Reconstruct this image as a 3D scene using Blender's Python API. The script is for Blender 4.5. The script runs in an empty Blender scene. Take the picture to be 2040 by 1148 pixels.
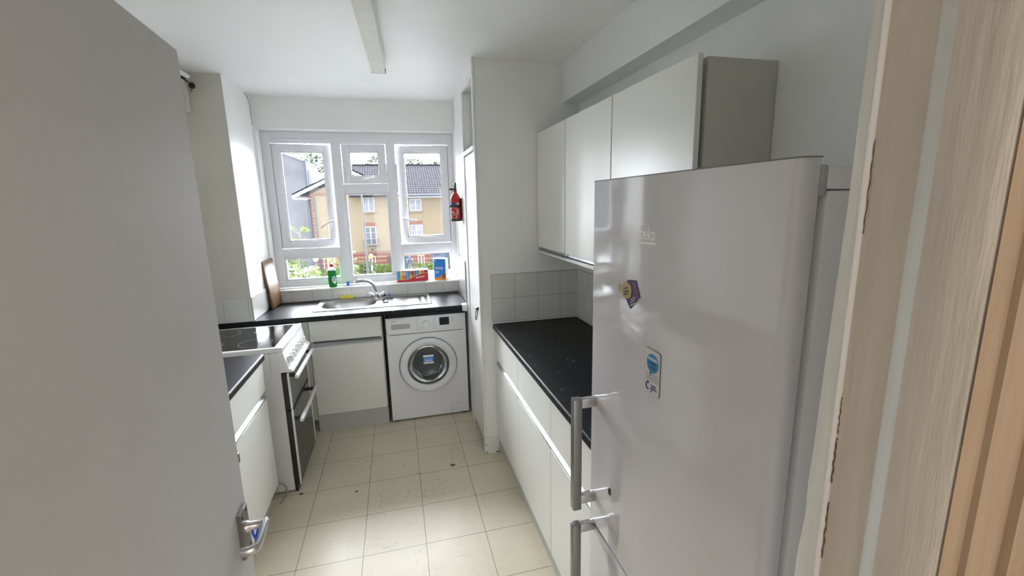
import bpy, bmesh, math, random
from mathutils import Vector, Matrix, Euler
random.seed(7)
PI = math.pi
sc = bpy.context.scene
COL = sc.collection

# ------------------------------------------------------------------ camera
cam_d = bpy.data.cameras.new('camera')
cam_d.sensor_width = 36.0
cam_d.lens = 36.0 * 884.0 / 2040.0
cam_d.clip_start = 0.02
cam_d.clip_end = 300
cam = bpy.data.objects.new('camera', cam_d)
COL.objects.link(cam)
_r = Vector((0.967337, -0.252626, -0.020955))
_u = Vector((0.067664, 0.177658, 0.981763))
_f = Vector((0.244296, 0.951114, -0.188949))
cam.matrix_world = Matrix(((_r.x, _u.x, -_f.x, 0.0), (_r.y, _u.y, -_f.y, 0.0), (_r.z, _u.z, -_f.z, 1.68643), (0, 0, 0, 1)))
sc.camera = cam

# ------------------------------------------------------------------ sky, lights, exposure
sc.view_settings.view_transform = 'Standard'
sc.view_settings.look = 'None'
sc.view_settings.gamma = 1.0
sc.view_settings.use_curve_mapping = False
sc.view_settings.exposure = 1.22
SKY = 2.0
SUN_GLOW = 26.0
w = bpy.data.worlds.new('overcast_sky')
sc.world = w
w.use_nodes = True
nt = w.node_tree
nt.nodes.clear()
_tc = nt.nodes.new('ShaderNodeTexCoord')
# cloud cover: an even grey layer plus the wide glow of the veiled sun beyond the houses opposite
_sd = Vector((0.0, 0.76, 0.64)).normalized()
_dt = nt.nodes.new('ShaderNodeVectorMath')
_dt.operation = 'DOT_PRODUCT'
_dt.inputs[1].default_value = _sd
_mx = nt.nodes.new('ShaderNodeMath')
_mx.operation = 'MAXIMUM'
_mx.inputs[1].default_value = 0.0
_pw = nt.nodes.new('ShaderNodeMath')
_pw.operation = 'POWER'
_pw.inputs[1].default_value = 1.2
_ma = nt.nodes.new('ShaderNodeMath')
_ma.operation = 'MULTIPLY_ADD'
_ma.inputs[1].default_value = SUN_GLOW
_ma.inputs[2].default_value = SKY
_bg = nt.nodes.new('ShaderNodeBackground')
_bg.inputs['Color'].default_value = (0.915, 0.955, 1.0, 1)
_wo = nt.nodes.new('ShaderNodeOutputWorld')
nt.links.new(_tc.outputs['Generated'], _dt.inputs[0])
nt.links.new(_dt.outputs['Value'], _mx.inputs[0])
nt.links.new(_mx.outputs[0], _pw.inputs[0])
nt.links.new(_pw.outputs[0], _ma.inputs[0])
nt.links.new(_ma.outputs[0], _bg.inputs['Strength'])
nt.links.new(_bg.outputs[0], _wo.inputs[0])


def area_light(name, loc, rot, sx, sy, power, color, portal=False):
    d = bpy.data.lights.new(name, 'AREA')
    d.shape = 'RECTANGLE'
    d.size = sx
    d.size_y = sy
    d.energy = power
    d.color = color
    if portal:
        d.cycles.is_portal = True
    o = bpy.data.objects.new(name, d)
    o.location = loc
    o.rotation_euler = rot
    COL.objects.link(o)
    return o


# daylight enters by the window (portal only guides the sky's own light)
area_light('window_portal', (-0.23, 4.32, 1.65), (PI / 2, 0, PI), 1.56, 1.32, 1.0, (1, 1, 1), True)
# the hallway behind the camera: an added neutral fill light, and the hall's own warm ceiling bulb
area_light('hall_fill_light', (0.10, -2.55, 1.45), (PI / 2, 0, 0), 1.6, 1.9, 11.5, (0.90, 0.96, 1.0))
_hb = bpy.data.lights.new('hall_bulb', 'POINT')
_hb.energy = 3.5
_hb.color = (1.0, 0.50, 0.18)
_hb.shadow_soft_size = 0.08
_ho = bpy.data.objects.new('hall_bulb', _hb)
_ho.location = (1.0, -1.30, 1.95)
COL.objects.link(_ho)

sc.cycles.use_denoising = True
sc.cycles.diffuse_bounces = 8
sc.cycles.glossy_bounces = 6
sc.cycles.transmission_bounces = 8
sc.cycles.transparent_max_bounces = 24
sc.cycles.max_bounces = 16
sc.cycles.sample_clamp_indirect = 20.0

# ------------------------------------------------------------------ material helpers
MATS = {}


def new_mat(name):
    m = bpy.data.materials.new(name)
    m.use_nodes = True
    t = m.node_tree
    b = t.nodes['Principled BSDF']
    MATS[name] = m
    return m, t, b


def c4(c):
    return (c[0], c[1], c[2], 1.0)


def node(t, typ, **kw):
    n = t.nodes.new(typ)
    for k, v in kw.items():
        setattr(n, k, v)
    return n


def pos(t):
    return node(t, 'ShaderNodeNewGeometry').outputs['Position']


def mth(t, op, a, b=None, c=None):
    n = node(t, 'ShaderNodeMath', operation=op)
    for i, v in enumerate((a, b, c)):
        if v is None:
            continue
        if isinstance(v, (int, float)):
            n.inputs[i].default_value = v
        else:
            t.links.new(v, n.inputs[i])
    return n.outputs[0]


def mixc(t, fac, a, b):
    n = node(t, 'ShaderNodeMix', data_type='RGBA')
    for key, v in ((0, fac), (6, a), (7, b)):
        if isinstance(v, (int, float)):
            n.inputs[key].default_value = v
        elif isinstance(v, tuple):
            n.inputs[key].default_value = c4(v)
        else:
            t.links.new(v, n.inputs[key])
    return n.outputs[2]


def noise(t, scale, detail=4, rough=0.55, vec=None, stretch=None):
    n = node(t, 'ShaderNodeTexNoise')
    n.inputs['Scale'].default_value = scale
    n.inputs['Detail'].default_value = detail
    n.inputs['Roughness'].default_value = rough
    v = vec or node(t, 'ShaderNodeTexCoord').outputs['Object']
    if stretch:
        mp = node(t, 'ShaderNodeMapping')
        mp.inputs['Scale'].default_value = stretch
        t.links.new(v, mp.inputs[0])
        v = mp.outputs[0]
    t.links.new(v, n.inputs['Vector'])
    return n.outputs['Fac']


def ramp(t, fac, stops):
    n = node(t, 'ShaderNodeValToRGB')
    e = n.color_ramp.elements
    while len(e) < len(stops):
        e.new(0.5)
    for i, (p, c) in enumerate(stops):
        e[i].position = p
        e[i].color = c4(c) if isinstance(c, tuple) else (c, c, c, 1)
    t.links.new(fac, n.inputs[0])
    return n.outputs[0]


def bump(t, b, h, strength=0.2, dist=0.002):
    n = node(t, 'ShaderNodeBump')
    n.inputs['Strength'].default_value = strength
    n.inputs['Distance'].default_value = dist
    t.links.new(h, n.inputs['Height'])
    t.links.new(n.outputs[0], b.inputs['Normal'])


def paint(name, col, rough=0.5, var=0.06, scale=3.0, bmp=0.0, bscale=60, bdist=0.002, stretch=None, metal=0.0, spec=0.5):
    m, t, b = new_mat(name)
    b.inputs['Roughness'].default_value = rough
    b.inputs['Metallic'].default_value = metal
    b.inputs['Specular IOR Level'].default_value = spec
    if var > 0:
        n = noise(t, scale, 5, stretch=stretch)
        dark = tuple(c * (1 - var) for c in col)
        lite = tuple(min(1.0, c * (1 + var * 0.6)) for c in col)
        t.links.new(ramp(t, n, [(0.3, dark), (0.7, lite)]), b.inputs['Base Color'])
    else:
        b.inputs['Base Color'].default_value = c4(col)
    if bmp > 0:
        bump(t, b, noise(t, bscale, 4, stretch=stretch), bmp, bdist)
    return m


def grid_lines(t, axes, width):
    """1 on the joint lines of a grid; axes = [(axis, origin, pitch)]"""
    p = pos(t)
    s = node(t, 'ShaderNodeSeparateXYZ')
    t.links.new(p, s.inputs[0])
    out = None
    for ax, o, pitch in axes:
        v = mth(t, 'SUBTRACT', s.outputs[ax], o)
        v = mth(t, 'DIVIDE', v, pitch)
        v = mth(t, 'FRACT', v)
        v = mth(t, 'SUBTRACT', v, 0.5)
        v = mth(t, 'ABSOLUTE', v)
        v = mth(t, 'GREATER_THAN', v, 0.5 - width / pitch / 2)
        out = v if out is None else mth(t, 'MAXIMUM', out, v)
    return out


def tile_mat(name, col, grout, axes, width, rough=0.15, var=0.03):
    m, t, b = new_mat(name)
    l = grid_lines(t, axes, width)
    n = noise(t, 6, 3)
    base = ramp(t, n, [(0.3, tuple(c * (1 - var) for c in col)), (0.7, col)])
    t.links.new(mixc(t, l, base, grout), b.inputs['Base Color'])
    t.links.new(mth(t, 'MULTIPLY_ADD', l, 0.5, rough), b.inputs['Roughness'])
    bump(t, b, mth(t, 'SUBTRACT', 1.0, l), 0.5, 0.0015)
    return m


# interior paints
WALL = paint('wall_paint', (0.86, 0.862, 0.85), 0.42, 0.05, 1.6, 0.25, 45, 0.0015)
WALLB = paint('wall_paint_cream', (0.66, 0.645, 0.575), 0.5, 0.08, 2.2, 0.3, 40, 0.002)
CEIL = paint('ceiling_paint', (0.91, 0.915, 0.91), 0.5, 0.04, 1.2, 0.2, 30, 0.002)
GLOSSP = paint('gloss_white_paint', (0.80, 0.80, 0.78), 0.28, 0.05, 4, 0.25, 25, 0.0015)
FRAMEP = paint('door_frame_paint', (0.60, 0.55, 0.49), 0.45, 0.10, 9, 0.55, 22, 0.003, stretch=(6, 6, 0.5))
HALLM = paint('hall_moulding_lamp_glow', (0.47, 0.34, 0.235), 0.5, 0.10, 9, 0.45, 18, 0.002, stretch=(6, 6, 0.5))  # warm glow of the hall lamp is put into this moulding colour
FRAMEW = paint('door_frame_pale_paint', (0.72, 0.73, 0.70), 0.4, 0.08, 9, 0.4, 22, 0.002, stretch=(6, 6, 0.5))
DOORP = paint('door_paint', (0.57, 0.58, 0.585), 0.6, 0.05, 1.8, 0.2, 35, 0.001, spec=0.25)
UPVC = paint('window_plastic', (0.80, 0.80, 0.83), 0.25, 0.0)
HALLP = paint('hall_paint', (0.74, 0.71, 0.66), 0.6, 0.05, 2)
# kitchen units
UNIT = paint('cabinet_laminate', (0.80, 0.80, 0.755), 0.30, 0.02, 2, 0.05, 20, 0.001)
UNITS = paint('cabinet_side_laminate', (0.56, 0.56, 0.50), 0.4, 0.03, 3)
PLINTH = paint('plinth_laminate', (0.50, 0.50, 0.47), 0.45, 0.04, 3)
ALU = paint('aluminium_rail', (0.46, 0.47, 0.50), 0.42, 0.0, metal=1.0)
DARKGAP = paint('dark_gap', (0.05, 0.05, 0.05), 0.7, 0.0)
WHITEP = paint('white_enamel', (0.80, 0.80, 0.80), 0.22, 0.0)
WHITEP2 = paint('white_plastic', (0.78, 0.78, 0.79), 0.35, 0.0)
WASHW = paint('washer_enamel', (0.78, 0.78, 0.81), 0.3, 0.0)
GREYP = paint('grey_plastic', (0.42, 0.42, 0.43), 0.4, 0.0)
CHROME = paint('chrome', (0.82, 0.82, 0.84), 0.10, 0.0, metal=1.0)
SATIN = paint('satin_metal', (0.30, 0.29, 0.29), 0.36, 0.05, 20, metal=1.0)
LEVERM = paint('satin_lever_metal', (0.62, 0.61, 0.62), 0.25, 0.05, 20, metal=1.0)
BLACK = paint('black_plastic', (0.018, 0.018, 0.02), 0.35, 0.0)
BLACKG = paint('black_glass', (0.012, 0.012, 0.013), 0.08, 0.0, spec=0.25)
OVENG = paint('oven_glass', (0.035, 0.034, 0.032), 0.12, 0.0)
RED = paint('red_enamel', (0.42, 0.015, 0.02), 0.25, 0.04, 10)
WHITEL = paint('white_print', (0.85, 0.85, 0.85), 0.4, 0.0)
BLUEL = paint('blue_print', (0.02, 0.06, 0.28), 0.4, 0.0)
SKYBLUE = paint('bright_blue_card', (0.02, 0.22, 0.72), 0.4, 0.0)
ORANGE = paint('orange_print', (0.80, 0.28, 0.05), 0.4, 0.0)
BROWNP = paint('brown_print', (0.25, 0.11, 0.04), 0.5, 0.0)
YELLOWP = paint('yellow_print', (0.80, 0.58, 0.06), 0.4, 0.0)
PINKP = paint('pink_print', (0.75, 0.20, 0.22), 0.4, 0.0)
REDP = paint('red_print', (0.55, 0.02, 0.04), 0.4, 0.0)
LBLUEP = paint('light_blue_print', (0.15, 0.40, 0.75), 0.4, 0.0)
NAVYP = paint('navy_print', (0.03, 0.03, 0.22), 0.4, 0.0)
CARDW = paint('white_card', (0.82, 0.82, 0.82), 0.5, 0.0)
SPONGE = paint('yellow_sponge', (0.78, 0.66, 0.12), 0.9, 0.15, 60, 0.8, 120, 0.003)
PURPLE = paint('purple_print', (0.075, 0.03, 0.13), 0.35, 0.0)
GOLD = paint('gold_print', (0.42, 0.30, 0.09), 0.35, 0.0)
CYANP = paint('cyan_print', (0.03, 0.25, 0.48), 0.4, 0.0)
LGREY = paint('light_grey_print', (0.45, 0.45, 0.44), 0.4, 0.0)
CARDG = paint('grey_white_card', (0.58, 0.57, 0.55), 0.35, 0.0)
BLUEP = paint('blue_plastic', (0.02, 0.13, 0.75), 0.35, 0.0)
BRASS = paint('brass', (0.35, 0.24, 0.12), 0.35, 0.0, metal=1.0)
CABLE = paint('grey_cable', (0.30, 0.29, 0.27), 0.5, 0.0)
LAMPB = paint('batten_cream', (0.66, 0.65, 0.56), 0.45, 0.06, 25)
LAMPE = paint('batten_edge', (0.78, 0.78, 0.72), 0.3, 0.0)
CRACK = paint('crack_dark', (0.30, 0.28, 0.25), 0.9, 0.0)


def fridge_mat():
    m, t, b = new_mat('fridge_gloss')
    b.inputs['Base Color'].default_value = (0.625, 0.62, 0.645, 1)
    b.inputs['Roughness'].default_value = 0.07
    b.inputs['Coat Weight'].default_value = 0.3
    b.inputs['Coat Roughness'].default_value = 0.04
    bump(t, b, noise(t, 2.2, 2, stretch=(1, 1, 2.0)), 0.12, 0.03)
    return m


FRIDGE = fridge_mat()


def worktop_mat():
    m, t, b = new_mat('worktop_black_fleck')
    vor = node(t, 'ShaderNodeTexVoronoi')
    vor.inputs['Scale'].default_value = 55
    vor.inputs['Randomness'].default_value = 1.0
    mp = node(t, 'ShaderNodeMapping')
    mp.inputs['Scale'].default_value = (1.0, 0.42, 1.0)
    mp.inputs['Rotation'].default_value = (0, 0, 0.6)
    t.links.new(node(t, 'ShaderNodeTexCoord').outputs['Object'], mp.inputs[0])
    t.links.new(mp.outputs[0], vor.inputs['Vector'])
    sep = node(t, 'ShaderNodeSeparateColor')
    t.links.new(vor.outputs['Color'], sep.inputs[0])
    pick = mth(t, 'GREATER_THAN', sep.outputs[0], 0.62)
    near = mth(t, 'LESS_THAN', vor.outputs['Distance'], mth(t, 'MULTIPLY', sep.outputs[1], 0.33))
    fl = mth(t, 'MULTIPLY', mth(t, 'MULTIPLY', pick, near), mth(t, 'MULTIPLY_ADD', sep.outputs[2], 0.8, 0.2))
    n = noise(t, 60, 3)
    base = ramp(t, n, [(0.35, (0.010, 0.010, 0.012)), (0.75, (0.022, 0.022, 0.025))])
    t.links.new(mixc(t, fl, base, (0.17, 0.17, 0.18)), b.inputs['Base Color'])
    b.inputs['Roughness'].default_value = 0.42
    b.inputs['Specular IOR Level'].default_value = 0.16
    bump(t, b, noise(t, 220, 2), 0.12, 0.0006)
    return m


WORKTOP = worktop_mat()


def steel_mat():
    m, t, b = new_mat('stainless_steel')
    b.inputs['Base Color'].default_value = (0.40, 0.395, 0.385, 1)
    b.inputs['Metallic'].default_value = 1.0
    b.inputs['Roughness'].default_value = 0.34
    bump(t, b, noise(t, 300, 2), 0.06, 0.0005)
    return m


STEEL = steel_mat()


def floor_mat():
    m, t, b = new_mat('vinyl_floor_tiles')
    l = grid_lines(t, [(0, -0.5672, 0.305), (1, 3.2357, 0.305)], 0.0030)
    p = pos(t)
    s = node(t, 'ShaderNodeSeparateXYZ')
    t.links.new(p, s.inputs[0])
    n1 = noise(t, 2.2, 6, 0.6, p)
    n2 = noise(t, 24, 4, 0.6, p, (1, 1.6, 1))
    base = ramp(t, n1, [(0.3, (0.64, 0.57, 0.43)), (0.7, (0.74, 0.67, 0.52))])
    base = mixc(t, mth(t, 'MULTIPLY', n2, 0.25), base, (0.52, 0.46, 0.35))
    # scuffs: thin stretched marks, thicker in the walked-on patch before the sink
    sc1 = noise(t, 11, 6, 0.68, p, (3.6, 1.0, 1.0))
    mp = node(t, 'ShaderNodeMapping')
    mp.inputs['Rotation'].default_value = (0, 0, 0.8)
    mp.inputs['Scale'].default_value = (1.0, 4.5, 1)
    t.links.new(p, mp.inputs[0])
    sc2 = noise(t, 9, 6, 0.7, mp.outputs[0])
    patch = noise(t, 1.9, 3, 0.5, p)
    dx = mth(t, 'MULTIPLY', mth(t, 'SUBTRACT', s.outputs[0], 0.02), 1.6)
    dy = mth(t, 'SUBTRACT', s.outputs[1], 2.65)
    d2 = mth(t, 'ADD', mth(t, 'MULTIPLY', dx, dx), mth(t, 'MULTIPLY', dy, dy))
    zone = mth(t, 'MAXIMUM', mth(t, 'SUBTRACT', 1.15, mth(t, 'MULTIPLY', d2, 1.0)), 0.30)
    marks = mth(t, 'MAXIMUM', ramp(t, sc1, [(0.59, 0.0), (0.68, 1.0)]), ramp(t, sc2, [(0.59, 0.0), (0.68, 1.0)]))
    marks = mth(t, 'MULTIPLY', mth(t, 'MULTIPLY', marks, zone), ramp(t, patch, [(0.36, 0.0), (0.52, 1.0)]))
    base = mixc(t, mth(t, 'MULTIPLY', marks, 0.5), base, (0.12, 0.105, 0.085))
    t.links.new(mixc(t, mth(t, 'MULTIPLY', l, 0.85), base, (0.10, 0.085, 0.06)), b.inputs['Base Color'])
    t.links.new(ramp(t, n1, [(0.3, 0.30), (0.7, 0.45)]), b.inputs['Roughness'])
    b.inputs['Specular IOR Level'].default_value = 0.3
    bump(t, b, mth(t, 'SUBTRACT', n2, l), 0.10, 0.002)
    return m


FLOOR = floor_mat()


def wood_mat():
    m, t, b = new_mat('board_wood')
    n = noise(t, 18, 6, 0.6, None, (1.0, 6.0, 0.5))
    t.links.new(ramp(t, n, [(0.3, (0.15, 0.075, 0.035)), (0.55, (0.27, 0.15, 0.075)), (0.75, (0.36, 0.21, 0.115))]), b.inputs['Base Color'])
    b.inputs['Roughness'].default_value = 0.45
    return m


WOOD = wood_mat()
WOODE = paint('board_edge_wood', (0.16, 0.075, 0.035), 0.5, 0.2, 20)


def pane_mat():
    m, t, b = new_mat('window_glass')
    t.nodes.remove(b)
    tr = node(t, 'ShaderNodeBsdfTransparent')
    tr.inputs[0].default_value = (0.965, 0.975, 0.985, 1)
    gl = node(t, 'ShaderNodeBsdfGlossy')
    gl.inputs['Roughness'].default_value = 0.02
    fr = node(t, 'ShaderNodeFresnel')
    fr.inputs[0].default_value = 1.45
    mx = node(t, 'ShaderNodeMixShader')
    t.links.new(fr.outputs[0], mx.inputs[0])
    t.links.new(tr.outputs[0], mx.inputs[1])
    t.links.new(gl.outputs[0], mx.inputs[2])
    t.links.new(mx.outputs[0], t.nodes['Material Output'].inputs[0])
    return m


PANE = pane_mat()


def clear_plastic(name, tint, dens):
    m, t, b = new_mat(name)
    b.inputs['Base Color'].default_value = c4(tint)
    b.inputs['Roughness'].default_value = 0.12
    b.inputs['Transmission Weight'].default_value = dens
    b.inputs['IOR'].default_value = 1.2
    return m


SOAPG = clear_plastic('green_soap', (0.02, 0.30, 0.06), 0.2)
CLEARP = clear_plastic('clear_plastic', (0.80, 0.86, 0.84), 0.75)


def door_glass():
    m, t, b = new_mat('washer_door_glass')
    b.inputs['Base Color'].default_value = (0.55, 0.58, 0.60, 1)
    b.inputs['Roughness'].default_value = 0.05
    b.inputs['Transmission Weight'].default_value = 0.9
    b.inputs['IOR'].default_value = 1.3
    return m


DGLASS = door_glass()
DRUM = paint('drum_steel', (0.36, 0.36, 0.35), 0.35, 0.0, metal=1.0)
GASKET = paint('door_gasket', (0.05, 0.055, 0.06), 0.5, 0.0)
DRUMIN = paint('drum_back', (0.10, 0.085, 0.07), 0.5, 0.1, 5)


# exterior
def brick_mat(name, c1, c2, mortar, scale, row=0.075, bw=0.225):
    m, t, b = new_mat(name)
    p = pos(t)
    s = node(t, 'ShaderNodeSeparateXYZ')
    t.links.new(p, s.inputs[0])
    cb = node(t, 'ShaderNodeCombineXYZ')
    t.links.new(mth(t, 'ADD', s.outputs[0], s.outputs[1]), cb.inputs[0])
    t.links.new(s.outputs[2], cb.inputs[1])
    br = node(t, 'ShaderNodeTexBrick')
    br.inputs['Color1'].default_value = c4(c1)
    br.inputs['Color2'].default_value = c4(c2)
    br.inputs['Mortar'].default_value = c4(mortar)
    br.inputs['Scale'].default_value = 1.0
    br.inputs['Mortar Size'].default_value = 0.010
    br.inputs['Brick Width'].default_value = bw
    br.inputs['Row Height'].default_value = row
    t.links.new(cb.outputs[0], br.inputs['Vector'])
    n = noise(t, 0.6, 4, 0.6, p)
    t.links.new(mixc(t, mth(t, 'MULTIPLY', n, 0.3), br.outputs['Color'], tuple(c * 0.8 for c in c1)), b.inputs['Base Color'])
    b.inputs['Roughness'].default_value = 0.9
    return m


BUFF = brick_mat('buff_brick', (0.179, 0.136, 0.083), (0.199, 0.156, 0.100), (0.192, 0.165, 0.126), 1)
REDB = brick_mat('red_brick', (0.172, 0.063, 0.047), (0.146, 0.053, 0.043), (0.179, 0.126, 0.106), 1)


def striped_mat():
    m, t, b = new_mat('striped_ground_floor_brick')
    p = pos(t)
    s = node(t, 'ShaderNodeSeparateXYZ')
    t.links.new(p, s.inputs[0])
    v = mth(t, 'FRACT', mth(t, 'DIVIDE', mth(t, 'ADD', s.outputs[2], 10.0), 0.40))
    st = mth(t, 'LESS_THAN', v, 0.25)
    n = noise(t, 9, 3, 0.6, p)
    red = ramp(t, n, [(0.3, (0.126, 0.043, 0.034)), (0.7, (0.179, 0.066, 0.050))])
    t.links.new(mixc(t, st, red, (0.199, 0.156, 0.100)), b.inputs['Base Color'])
    b.inputs['Roughness'].default_value = 0.9
    return m


STRIPE = striped_mat()


def roof_mat():
    m, t, b = new_mat('grey_roof_tiles')
    p = pos(t)
    s = node(t, 'ShaderNodeSeparateXYZ')
    t.links.new(p, s.inputs[0])
    cb = node(t, 'ShaderNodeCombineXYZ')
    t.links.new(s.outputs[0], cb.inputs[0])
    t.links.new(s.outputs[2], cb.inputs[1])
    br = node(t, 'ShaderNodeTexBrick')
    br.offset = 0.0
    br.inputs['Color1'].default_value = (0.030, 0.028, 0.030, 1)
    br.inputs['Color2'].default_value = (0.040, 0.038, 0.041, 1)
    br.inputs['Mortar'].default_value = (0.006, 0.006, 0.008, 1)
    br.inputs['Scale'].default_value = 1.0
    br.inputs['Mortar Size'].default_value = 0.045
    br.inputs['Brick Width'].default_value = 0.24
    br.inputs['Row Height'].default_value = 0.19
    t.links.new(cb.outputs[0], br.inputs['Vector'])
    t.links.new(br.outputs['Color'], b.inputs['Base Color'])
    b.inputs['Roughness'].default_value = 0.95
    b.inputs['Specular IOR Level'].default_value = 0.05
    return m


ROOF = roof_mat()
RENDER = paint('grey_render', (0.136, 0.139, 0.153), 0.9, 0.25, 0.35)
EXTW = paint('exterior_white', (0.288, 0.288, 0.296), 0.5, 0.0)
EXTGL = paint('exterior_window_glass', (0.080, 0.092, 0.108), 0.10, 0.0)
CURT = paint('net_curtain', (0.192, 0.192, 0.216), 0.7, 0.2, 3)
DKBLUE = paint('dark_blue_paint', (0.048, 0.060, 0.096), 0.5, 0.1, 2)
DARKM = paint('dark_metal', (0.056, 0.056, 0.064), 0.5, 0.0)
DARKD = paint('dark_doorway', (0.064, 0.044, 0.040), 0.6, 0.0)
ASPH = paint('asphalt', (0.09, 0.09, 0.095), 0.9, 0.15, 1.0)
PAVE = paint('paving', (0.22, 0.22, 0.215), 0.9, 0.1, 1.0)
AMBER = paint('amber_globe', (0.65, 0.40, 0.04), 0.3, 0.0)
PALEG = paint('pale_globe', (0.50, 0.48, 0.40), 0.3, 0.0)


def leaf_mat(name, c1, c2, trans=0.35):
    m, t, b = new_mat(name)
    oi = noise(t, 2.6, 3, 0.6, pos(t))
    colr = ramp(t, oi, [(0.35, c1), (0.65, c2)])
    t.links.new(colr, b.inputs['Base Color'])
    b.inputs['Roughness'].default_value = 0.7
    b.inputs['Specular IOR Level'].default_value = 0.04
    tl = node(t, 'ShaderNodeBsdfTranslucent')
    t.links.new(colr, tl.inputs[0])
    mx = node(t, 'ShaderNodeMixShader')
    mx.inputs[0].default_value = trans
    t.links.new(b.outputs[0], mx.inputs[1])
    t.links.new(tl.outputs[0], mx.inputs[2])
    t.links.new(mx.outputs[0], t.nodes['Material Output'].inputs[0])
    return m


FIGL = leaf_mat('fig_leaves', (0.062, 0.080, 0.030), (0.105, 0.125, 0.055), 0.25)
HEDGE = leaf_mat('hedge_leaves', (0.040, 0.075, 0.022), (0.080, 0.12, 0.035), 0.25)
BUSHL = leaf_mat('bush_leaves', (0.050, 0.085, 0.035), (0.095, 0.125, 0.048), 0.25)
TREEL = leaf_mat('tree_leaves', (0.028, 0.048, 0.032), (0.055, 0.074, 0.048), 0.14)
TREEL2 = leaf_mat('far_tree_leaves', (0.034, 0.047, 0.032), (0.058, 0.070, 0.042), 0.14)
BARK = paint('bark', (0.13, 0.115, 0.09), 0.9, 0.2, 8)

# ------------------------------------------------------------------ mesh builder
WM = {}


class MB:
    def __init__(self):
        self.v = []
        self.f = []

    def add(self, verts, faces, M=None):
        o = len(self.v)
        for p in verts:
            p = Vector(p)
            self.v.append(M @ p if M is not None else p)
        for f in faces:
            self.f.append([i + o for i in f])
        return self

    def bm(self, bm, M=None):
        bm.verts.ensure_lookup_table()
        bm.verts.index_update()
        vs = [v.co.copy() for v in bm.verts]
        fs = [[v.index for v in f.verts] for f in bm.faces]
        bm.free()
        return self.add(vs, fs, M)

    def box(self, x0, x1, y0, y1, z0, z1, bev=0.0, seg=2, M=None):
        if x0 > x1: x0, x1 = x1, x0
        if y0 > y1: y0, y1 = y1, y0
        if z0 > z1: z0, z1 = z1, z0
        b = bmesh.new()
        vs = [b.verts.new((x, y, z)) for z in (z0, z1) for x, y in ((x0, y0), (x1, y0), (x1, y1), (x0, y1))]
        for q in ((3, 2, 1, 0), (4, 5, 6, 7), (0, 1, 5, 4), (1, 2, 6, 5), (2, 3, 7, 6), (3, 0, 4, 7)):
            b.faces.new([vs[i] for i in q])
        if bev > 0:
            bmesh.ops.bevel(b, geom=list(b.edges), offset=bev, segments=seg, profile=0.5, affect='EDGES')
        return self.bm(b, M)

    def prism(self, poly, axis, d0, d1, M=None):
        """poly: 2-D points; axis 'x': (y,z), 'y': (x,z), 'z': (x,y)"""
        n = len(poly)

        def p3(a, c, d):
            return {'x': (d, a, c), 'y': (a, d, c), 'z': (a, c, d)}[axis]
        vs = [p3(a, c, d0) for a, c in poly] + [p3(a, c, d1) for a, c in poly]
        fs = [[i, (i + 1) % n, n + (i + 1) % n, n + i] for i in range(n)]
        fs += [list(range(n))[::-1], [n + i for i in range(n)]]
        return self.add(vs, fs, M)

    def tube(self, pts, r, n=10, closed=False, M=None, cap=True):
        pts = [Vector(p) for p in pts]
        k = len(pts)
        rs = r if isinstance(r, (list, tuple)) else [r] * k
        vs, fs = [], []
        up = None
        for i, p in enumerate(pts):
            if closed:
                t = (pts[(i + 1) % k] - pts[i - 1]).normalized()
            else:
                t = (pts[min(i + 1, k - 1)] - pts[max(i - 1, 0)]).normalized()
            if up is None:
                up = Vector((0, 0, 1)) if abs(t.z) < 0.9 else Vector((1, 0, 0))
            a = t.cross(up)
            if a.length < 1e-6:
                a = t.orthogonal()
            a.normalize()
            bvec = a.cross(t).normalized()
            up = bvec
            for j in range(n):
                g = 2 * PI * j / n
                vs.append(p + (a * math.cos(g) + bvec * math.sin(g)) * rs[i])
        m = k if closed else k - 1
        for i in range(m):
            for j in range(n):
                a0 = i * n + j
                a1 = i * n + (j + 1) % n
                b0 = ((i + 1) % k) * n + j
                b1 = ((i + 1) % k) * n + (j + 1) % n
                fs.append([a0, a1, b1, b0])
        if cap and not closed:
            fs.append(list(range(n))[::-1])
            fs.append([(k - 1) * n + j for j in range(n)])
        return self.add(vs, fs, M)

    def lathe(self, prof, center=(0, 0, 0), axis=(0, 0, 1), n=32, M=None, ring=False):
        if ring:
            prof = list(prof) + [prof[0]]
        ax = Vector(axis).normalized()
        a = ax.orthogonal().normalized()
        bvec = ax.cross(a)
        c = Vector(center)
        vs, fs = [], []
        for (r, h) in prof:
            for j in range(n):
                g = 2 * PI * j / n
                vs.append(c + ax * h + (a * math.cos(g) + bvec * math.sin(g)) * max(r, 1e-5))
        for i in range(len(prof) - 1):
            for j in range(n):
                fs.append([i * n + j, i * n + (j + 1) % n, (i + 1) * n + (j + 1) % n, (i + 1) * n + j])
        if not ring:
            fs.append(list(range(n))[::-1])
            fs.append([(len(prof) - 1) * n + j for j in range(n)])
        return self.add(vs, fs, M)

    def ball(self, c, r, n=16, m=10, M=None):
        rr = r if isinstance(r, (tuple, list)) else (r, r, r)
        vs, fs = [], []
        for i in range(m + 1):
            th = PI * i / m
            for j in range(n):
                g = 2 * PI * j / n
                vs.append((c[0] + rr[0] * math.sin(th) * math.cos(g), c[1] + rr[1] * math.sin(th) * math.sin(g), c[2] + rr[2] * math.cos(th)))
        for i in range(m):
            for j in range(n):
                fs.append([i * n + j, (i + 1) * n + j, (i + 1) * n + (j + 1) % n, i * n + (j + 1) % n])
        return self.add(vs, fs, M)


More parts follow.
